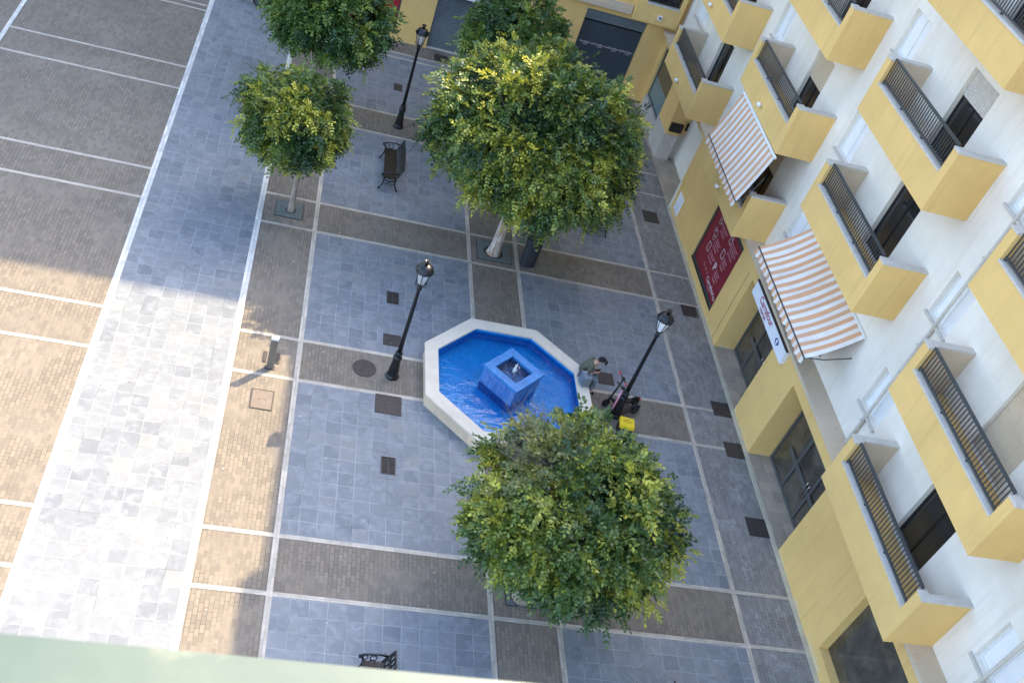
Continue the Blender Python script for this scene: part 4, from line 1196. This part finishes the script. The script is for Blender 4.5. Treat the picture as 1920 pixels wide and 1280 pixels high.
# ------------------------------------------------------------------ covers and drains set in the paving
def hatch(label, x0, x1, y0, y1, style='plate', m='steel_dark', name='access_hatch', cat='hatch', group=None):
    t = thing(name, label, cat, ((x0 + x1) / 2, (y0 + y1) / 2, 0), group=group)
    w_, h_ = (x1 - x0) / 2, (y1 - y0) / 2
    z0 = .011
    if style == 'slots':
        MB().box(-w_ + .02, w_ - .02, -h_ + .02, h_ - .02, z0 - .002, z0).build('well', M['grate_hole'], t)
        b = MB(); b.box(-w_, -w_ + .03, -h_, h_, z0, z0 + .01); b.box(w_ - .03, w_, -h_, h_, z0, z0 + .01); b.box(-w_ + .03, w_ - .03, -h_, -h_ + .03, z0, z0 + .01); b.box(-w_ + .03, w_ - .03, h_ - .03, h_, z0, z0 + .01); b.box(-.016, .016, -h_ + .03, h_ - .03, z0, z0 + .01)
        n = int((2 * h_ - .06) / .045)
        for k in range(1, n):
            yy = -h_ + .03 + (2 * h_ - .06) * k / n
            b.box(-w_ + .03, -.016, yy - .012, yy + .012, z0, z0 + .009); b.box(.016, w_ - .03, yy - .012, yy + .012, z0, z0 + .009)
        b.build('grille', M[m], t)
    else:
        e = .025
        MB().ring([(-w_, -h_), (w_, -h_), (w_, h_), (-w_, h_)], [(-w_ + e, -h_ + e), (w_ - e, -h_ + e), (w_ - e, h_ - e), (-w_ + e, h_ - e)], .009, .017).build('frame', M['steel_dark'], t)
        b = MB(); b.box(-w_ + e + .004, w_ - e - .004, -h_ + e + .004, h_ - e - .004, .009, .015)
        if style == 'double': b.box(-.006, .006, -h_ + .04, h_ - .04, .015, .019)
        b.build('plate', M[m], t)
        b = MB()
        for s in (-1, 1): b.box(s * w_ * .3 - .018, s * w_ * .3 + .018, -.008, .008, .0152, .0175)
        b.build('lifting_slots', M['grate_hole'], t)
        if style == 'round':
            b = MB(); n = 28; ro = min(w_, h_) * .82
            b.ring([(ro * math.cos(6.2832 * k / n), ro * math.sin(6.2832 * k / n)) for k in range(n)], [((ro - .03) * math.cos(6.2832 * k / n), (ro - .03) * math.sin(6.2832 * k / n)) for k in range(n)], .0152, .024)
            b.build('round_lid', M['steel_dark'], t)
    return t
GH = 'dark steel covers set in the paving'
hatch("square dark steel hatch by the wall at the near corner of the red window panel", 13.55, 14.11, 24.91, 25.46, 'round', group=GH)
hatch("square dark steel hatch right in front of the glass shop entrance", 13.61, 14.20, 20.39, 20.98, group=GH)
hatch("square dark steel hatch at the near corner of the yellow pier past the shop entrance", 13.64, 14.22, 18.76, 19.34, group=GH)
hatch("steel hatch with a round lid, nearest one along the right kerb", 13.62, 14.22, 15.98, 16.6, 'round', group=GH)
hatch("dark hatch in the right pavement level with the white meter cover on the wall", 13.08, 13.67, 30.05, 30.75, group=GH)
hatch("dark hatch in front of the grey roller shutter of the far building", 5.25, 5.84, 38.57, 39.12, group=GH)
hatch("small dark hatch in the far slabs left of the farthest lamp", 3.60, 3.93, 35.33, 35.84, 'double', group=GH)
hatch("brown hatch in the slabs at the far end of the left bench", 3.42, 3.98, 30.05, 30.62, group=GH)
hatch("dark divided hatch just behind the clear street lamp left of the fountain", 3.55, 4.06, 20.95, 21.42, 'double', group=GH)
hatch("large brown hatch at the edge of the brick band left of the fountain", 3.40, 4.10, 18.33, 19.01, group=GH)
hatch("dark hatch in the slabs beside the seated man", 9.99, 10.49, 20.9, 21.4, group=GH)
hatch("pink tiled square cover in the sunlit left brick strip", .26, .82, 17.82, 18.50, m='pinktile', group=GH)
hatch("slotted drain grate in the slabs beyond the clear street lamp", 3.61, 3.97, 22.76, 23.29, 'slots', name='drain_grate', cat='drain grate', group='slotted drain grates')
hatch("slotted drain grate in the slabs left of the fountain, nearer of the two", 3.61, 3.98, 16.32, 16.87, 'slots', name='drain_grate', cat='drain grate', group='slotted drain grates')
hatch("narrow slotted grille left of the bollard", .40, .50, 19.50, 19.90, 'slots', name='drain_grate', cat='grille', group='narrow grilles by the bollard')
hatch("narrow slotted grille right of the bollard", .73, .83, 19.50, 19.90, 'slots', name='drain_grate', cat='grille', group='narrow grilles by the bollard')
MH = thing('manhole_cover', "round dark manhole cover in the brown brick band beside the clear street lamp", 'manhole cover', (3.07, 19.89, 0))
b = MB(); b.lathe([(.325, .004), (.325, .014), (.30, .015)], 32); b.build('cover', M['steel_dark'], MH)
b = MB(); n = 32
for rr in (.30, .20, .10): b.ring([(rr * math.cos(6.2832 * k / n), rr * math.sin(6.2832 * k / n)) for k in range(n)], [((rr - .02) * math.cos(6.2832 * k / n), (rr - .02) * math.sin(6.2832 * k / n)) for k in range(n)], .0152, .021)
b.build('ribs', M['steel_dark'], MH)

# ------------------------------------------------------------------ person sitting on the rim
def skin_obj(name, verts, edges, radii, m, parent, sub=2, root=0):
    me = bpy.data.meshes.new(name)
    me.from_pydata(verts, edges, [])
    me.materials.append(m)
    o = bpy.data.objects.new(name, me); COL.objects.link(o)
    if parent is not None: o.parent = parent
    md = o.modifiers.new('skin', 'SKIN'); md.use_smooth_shade = True
    for i, r_ in enumerate(radii):
        rr = r_ if hasattr(r_, '__len__') else (r_, r_)
        me.skin_vertices[0].data[i].radius = rr
        me.skin_vertices[0].data[i].use_root = (i == root)
    s_ = o.modifiers.new('sub', 'SUBSURF'); s_.levels = sub; s_.render_levels = sub
    return o
PE = thing('person', "man in khaki t-shirt and black cap sitting on the fountain rim, looking down", 'person', (9.20, 20.72, .455), R(-14))
PE.scale = (1.06, 1.06, 1.04)
# local: +x forward, +y left, z above the rim
J = {}
V_, E_, R_ = [], [], []
def jv(k, p, r_, link=None):
    J[k] = len(V_); V_.append(p); R_.append(r_)
    if link is not None: E_.append((J[link], J[k]))
jv('pel', (0, 0, .11), (.125, .10)); jv('sp', (.03, 0, .28), (.115, .095), 'pel'); jv('ch', (.12, 0, .46), (.135, .10), 'sp'); jv('nk', (.21, 0, .585), .055, 'ch')
jv('h1', (.262, 0, .645), .07, 'nk'); jv('h2', (.285, 0, .705), .088, 'h1'); jv('h3', (.27, 0, .765), .075, 'h2')
for s, q in ((1, 'l'), (-1, 'r')):
    jv('sh' + q, (.13, s * .165, .50), .06, 'ch'); jv('ua' + q, (.14, s * .215, .37), .047, 'sh' + q); jv('el' + q, (.15, s * .235, .245), .040, 'ua' + q)
    jv('fa' + q, (.27, s * .15, .23), .036, 'el' + q); jv('wr' + q, (.365, s * .075, .245), .025, 'fa' + q); jv('pa' + q, (.415, s * .05, .255), (.022, .036), 'wr' + q)
    jv('hp' + q, (.06, s * .09, .095), .085, 'pel'); jv('th' + q, (.26, s * .13, .105), .075, 'hp' + q); jv('kn' + q, (.46, s * .15, .085), .056, 'th' + q); jv('cf' + q, (.455, s * .15, -.12), .05, 'kn' + q); jv('an' + q, (.43, s * .15, -.375), .033, 'cf' + q); jv('to' + q, (.54, s * .16, -.42), (.03, .02), 'an' + q)
    for k, (dy, L) in enumerate(((.030, .055), (.011, .066), (-.009, .062), (-.028, .048))):
        a = 'f%s%d' % (q, k); px, py, pz = .438, s * .05 + dy * .9, .262
        jv(a + 'a', (px, py, pz), .0095, 'pa' + q); jv(a + 'b', (px + L * .55, py - s * .012, pz + .010), .0088, a + 'a'); jv(a + 'c', (px + L * .8, py - s * .028, pz + .035), .0075, a + 'b')
    jv('tm' + q, (.405, s * .015, .275), .010, 'pa' + q); jv('tn' + q, (.43, s * .003, .295), .008, 'tm' + q)
skin_obj('body', V_, E_, R_, M['skin'], PE, 2, J['pel'])
# face details
b = MB(); b.ball((.372, 0, .685), .016, .013, .02, 8, 6); b.build('nose', M['skin'], PE, True)
for s in (-1, 1):
    b = MB(); b.ball((.285, s * .088, .70), .022, .012, .03, 8, 6); b.build('ear', M['skin'], PE, True)
    b = MB(); b.ball((.362, s * .032, .71), .008, .01, .006, 8, 6); b.build('eye', M['hair'], PE, True)
b = MB(); b.box(.352, .362, -.022, .022, .650, .655); b.build('mouth', mat("lip", (.30, .11, .09), .5, .05), PE)
b = MB(); b.ball((.235, 0, .735), .075, .088, .075, 12, 8); b.build('hair', M['hair'], PE, True)
def sub(names): return [V_[J[k]] for k in names]
# shirt
vs = [(0.0, 0, .10), (.03, 0, .28), (.12, 0, .46), (.185, 0, .555)]; es = [(0, 1), (1, 2), (2, 3)]; rs = [(.15, .125), (.142, .118), (.155, .122), (.075, .07)]
for s in (1, -1):
    i = len(vs); vs += [(.13, s * .165, .50), (.14, s * .222, .36), (.145, s * .235, .30)]; rs += [.076, .066, .062]; es += [(2, i), (i, i + 1), (i + 1, i + 2)]
skin_obj('shirt', vs, es, rs, M['khaki'], PE)
vs = [(0, 0, .10)]; es = []; rs = [(.14, .115)]
for s in (1, -1):
    i = len(vs); vs += [(.06, s * .09, .098), (.26, s * .13, .105), (.46, s * .15, .085), (.455, s * .15, -.12), (.435, s * .15, -.33)]; rs += [.10, .09, .076, .068, .062]; es += [(0, i), (i, i + 1), (i + 1, i + 2), (i + 2, i + 3), (i + 3, i + 4)]
skin_obj('trousers', vs, es, rs, M['denim'], PE)
for s in (1, -1):
    skin_obj('shoe', [(.40, s * .15, -.41), (.50, s * .155, -.418), (.585, s * .165, -.425)], [(0, 1), (1, 2)], [(.04, .038), (.045, .036), (.036, .026)], M['blackcloth'], PE)
b = MB()
cx_, cz_ = .272, .752
for a in range(1):
    b.ball((cx_, 0, cz_), .105, .10, .078, 16, 10)
n = 10
for k in range(n):
    t0, t1 = -1.0 + 2.0 * k / n, -1.0 + 2.0 * (k + 1) / n
    p = lambda t, r1: (cx_ + .03 + r1 * math.cos(t), r1 * .95 * math.sin(t), cz_ - .02 - (r1 - .085) * .45)
    b.face([p(t0, .085), p(t0, .165), p(t1, .165), p(t1, .085)])
b.build('cap', M['blackcloth'], PE, True)
for ch in PE.children:                      # bend the torso further over the lap
    for v in ch.data.vertices:
        k = max(0.0, v.co.z - .22)
        v.co.x += k * .26; v.co.z -= k * .10
PH = thing('phone', "black phone held in the hands of the man on the fountain rim", 'phone', (9.20 + .46 * math.cos(R(-14)), 20.72 + .46 * math.sin(R(-14)), .455 + .315), R(-14))
b = MB(); b.obox((0, 0, 0), (1, 0, .7), (0, 1, 0), (-.7, 0, 1), .14, .07, .009); b.build('case', M['black_plastic'], PH, bevel=.002)
BP = thing('backpack', "blue-grey backpack standing on the white rim beside the seated man", 'backpack', (9.27, 20.30, .456), R(-80))
b = MB(); b.box(-.16, .16, -.11, .11, 0, .34); b.build('bag_body', M['greycloth'], BP, bevel=.06)
b = MB(); b.box(-.11, .11, -.16, -.112, .04, .20); b.build('front_pocket', M['greycloth'], BP, bevel=.03)
b = MB(); b.tube([(-.05, .03, .33), (-.03, .03, .39), (.03, .03, .39), (.05, .03, .33)], .012, 6); b.build('carry_handle', M['blackcloth'], BP, True)
b = MB(); b.tube([(-.155, -.06, .06), (-.168, -.06, .2), (-.13, -.05, .335), (-.1, .05, .35)], .008, 5); b.build('piping', M['print_white'], BP, True)

# ------------------------------------------------------------------ scooters and box at the right lamp
def wheel(mb_t, mb_r, x, z, r_, w_=.05, y=0):
    n = 20
    pts = [(x + (r_ - w_ / 2) * math.cos(6.2832 * k / n), y, z + (r_ - w_ / 2) * math.sin(6.2832 * k / n)) for k in range(n + 1)]
    mb_t.tube(pts, w_ / 2, 8)
    mb_r.tube([(x, y - w_ * .35, z), (x, y + w_ * .35, z)], r_ - w_ * .9, 14)
def scooter(label, x, y, rz, accent, frame_m, wr=.13, lean=0.0, colname='kick_scooter'):
    t = thing('electric_scooter', label, 'scooter', (x, y, 0), rz, group='electric scooters parked at the lamp')
    t.rotation_euler = (lean, 0, rz)
    for xx in (0, .98):
        a, c = MB(), MB(); wheel(a, c, xx, wr, wr, .06)
        o = a.build('wheel', M['rubber'], t, True); c.build('rim', M['rail_metal'], o)
    b = MB(); b.box(.22, .84, -.075, .075, .14, .19); b.box(.84, 1.02, -.05, .05, .17, .21); b.build('deck', M['black_plastic'], t, bevel=.015)
    b = MB(); b.tube([(.98, 0, .30), (.90, 0, .31), (.80, 0, .25)], [.03, .035, .02], 8); b.tube([(1.10, 0, .22), (1.06, 0, .28), (.98, 0, .30)], [.015, .03, .03], 8); b.build('rear_mudguard', M['black_plastic'], t, True)
    b = MB(); b.box(1.04, 1.09, -.045, .045, .24, .28); b.build('tail_light', M[accent], t, bevel=.008)
    b = MB(); b.tube([(0, 0, wr), (.05, 0, .30), (.07, 0, .36)], .035, 8); b.tube([(.07, 0, .34), (.22, 0, .17)], .035, 8); b.build('fork', M['black_plastic'], t, True)
    b = MB(); b.tube([(.055, 0, .28), (.13, 0, .70), (.18, 0, 1.08)], .026, 10); b.build('stem', M[frame_m], t, True)
    b = MB(); b.tube([(.16, -.26, 1.10), (.18, -.08, 1.09), (.18, .08, 1.09), (.16, .26, 1.10)], .016, 8); b.box(.13, .21, -.05, .05, 1.07, 1.13); b.build('handlebar', M['black_plastic'], t)
    for s in (-1, 1):
        b = MB(); b.tube([(.165, s * .17, 1.10), (.155, s * .28, 1.10)], .022, 8); b.build('grip', M[accent], t, True)
    b = MB(); b.tube([(.10, 0, .50), (-.02, .03, .42), (.03, .02, .30)], .006, 5); b.build('cable', M['rubber'], t, True)
    return t
scooter("black electric scooter with red accents parked behind the right street lamp", 10.04, 20.02, R(14), 'red_plastic', 'black_plastic')
scooter("electric scooter with a pink stem, in front of the one with red accents", 10.03, 19.50, R(24), 'black_plastic', 'pink_paint', .15, R(-6))
YB = thing('delivery_box', "black delivery box with a bright yellow lid standing beside the right street lamp", 'box', (10.43, 19.05, 0), R(-8))
MB().box(-.19, .19, -.17, .17, .02, .32).build('box_body', M['black_plastic'], YB, bevel=.03)
MB().box(-.205, .205, -.185, .185, .321, .43).build('lid', M['yellow_plastic'], YB, bevel=.025)
b = MB(); b.tube([(-.12, -.02, .435), (-.05, .05, .437), (0, -.04, .437), (.07, .03, .437), (.13, .0, .435)], .006, 5); b.tube([(-.1, .08, .434), (.1, .10, .434)], .004, 5); b.build('strap', M['black_plastic'], YB)
MB().box(-.09, .09, -.176, -.171, .12, .22).build('label_patch', M['greycloth'], YB)

# ------------------------------------------------------------------ dark moped at the top left corner
MO = thing('moped', "dark moped parked on the slabs at the top left corner of the square", 'moped', (-2.56, 39.62, 0), R(-22))
for xx, nm in ((-.62, 0), (.62, 1)):
    a, c = MB(), MB(); wheel(a, c, xx, .24, .24, .10); o = a.build('wheel', M['rubber'], MO, True); c.build('rim', M['rail_metal'], o)
b = MB(); b.tube([(-.70, 0, .55), (-.45, 0, .52), (-.15, 0, .42), (.1, 0, .30), (.32, 0, .30), (.42, 0, .55), (.48, 0, .85)], [.08, .16, .15, .12, .11, .13, .08], 12); b.build('bodywork', M['body_dark'], MO, True)
b = MB(); b.tube([(-.72, 0, .72), (-.45, 0, .74), (-.12, 0, .70)], [.08, .13, .10], 10); b.build('seat', M['blackcloth'], MO, True)
b = MB(); b.tube([(.62, 0, .24), (.50, 0, .75), (.45, 0, .95)], .03, 8); b.tube([(.40, -.30, 1.0), (.46, 0, .96), (.40, .30, 1.0)], .018, 8); b.build('handlebar', M['black_plastic'], MO, True)
b = MB(); b.tube([(.84, 0, .36), (.72, 0, .50), (.56, 0, .52)], [.03, .075, .06], 8); b.build('front_mudguard', M['body_dark'], MO, True)

# ------------------------------------------------------------------ parapet of the balcony the picture is taken from
BR = thing('balcony_parapet', "pale green sunlit balcony parapet running along the bottom edge, close to the camera", 'parapet', (0, .2, 18.3), world=True)
MB().box(-1.6, 1.6, .215, .35, 18.36, 18.40).build('coping', M['glass_green'], BR, bevel=.008)
MB().box(-1.6, 1.6, .25, .32, 17.4, 18.359).build('panel', M['glass_green'], BR)
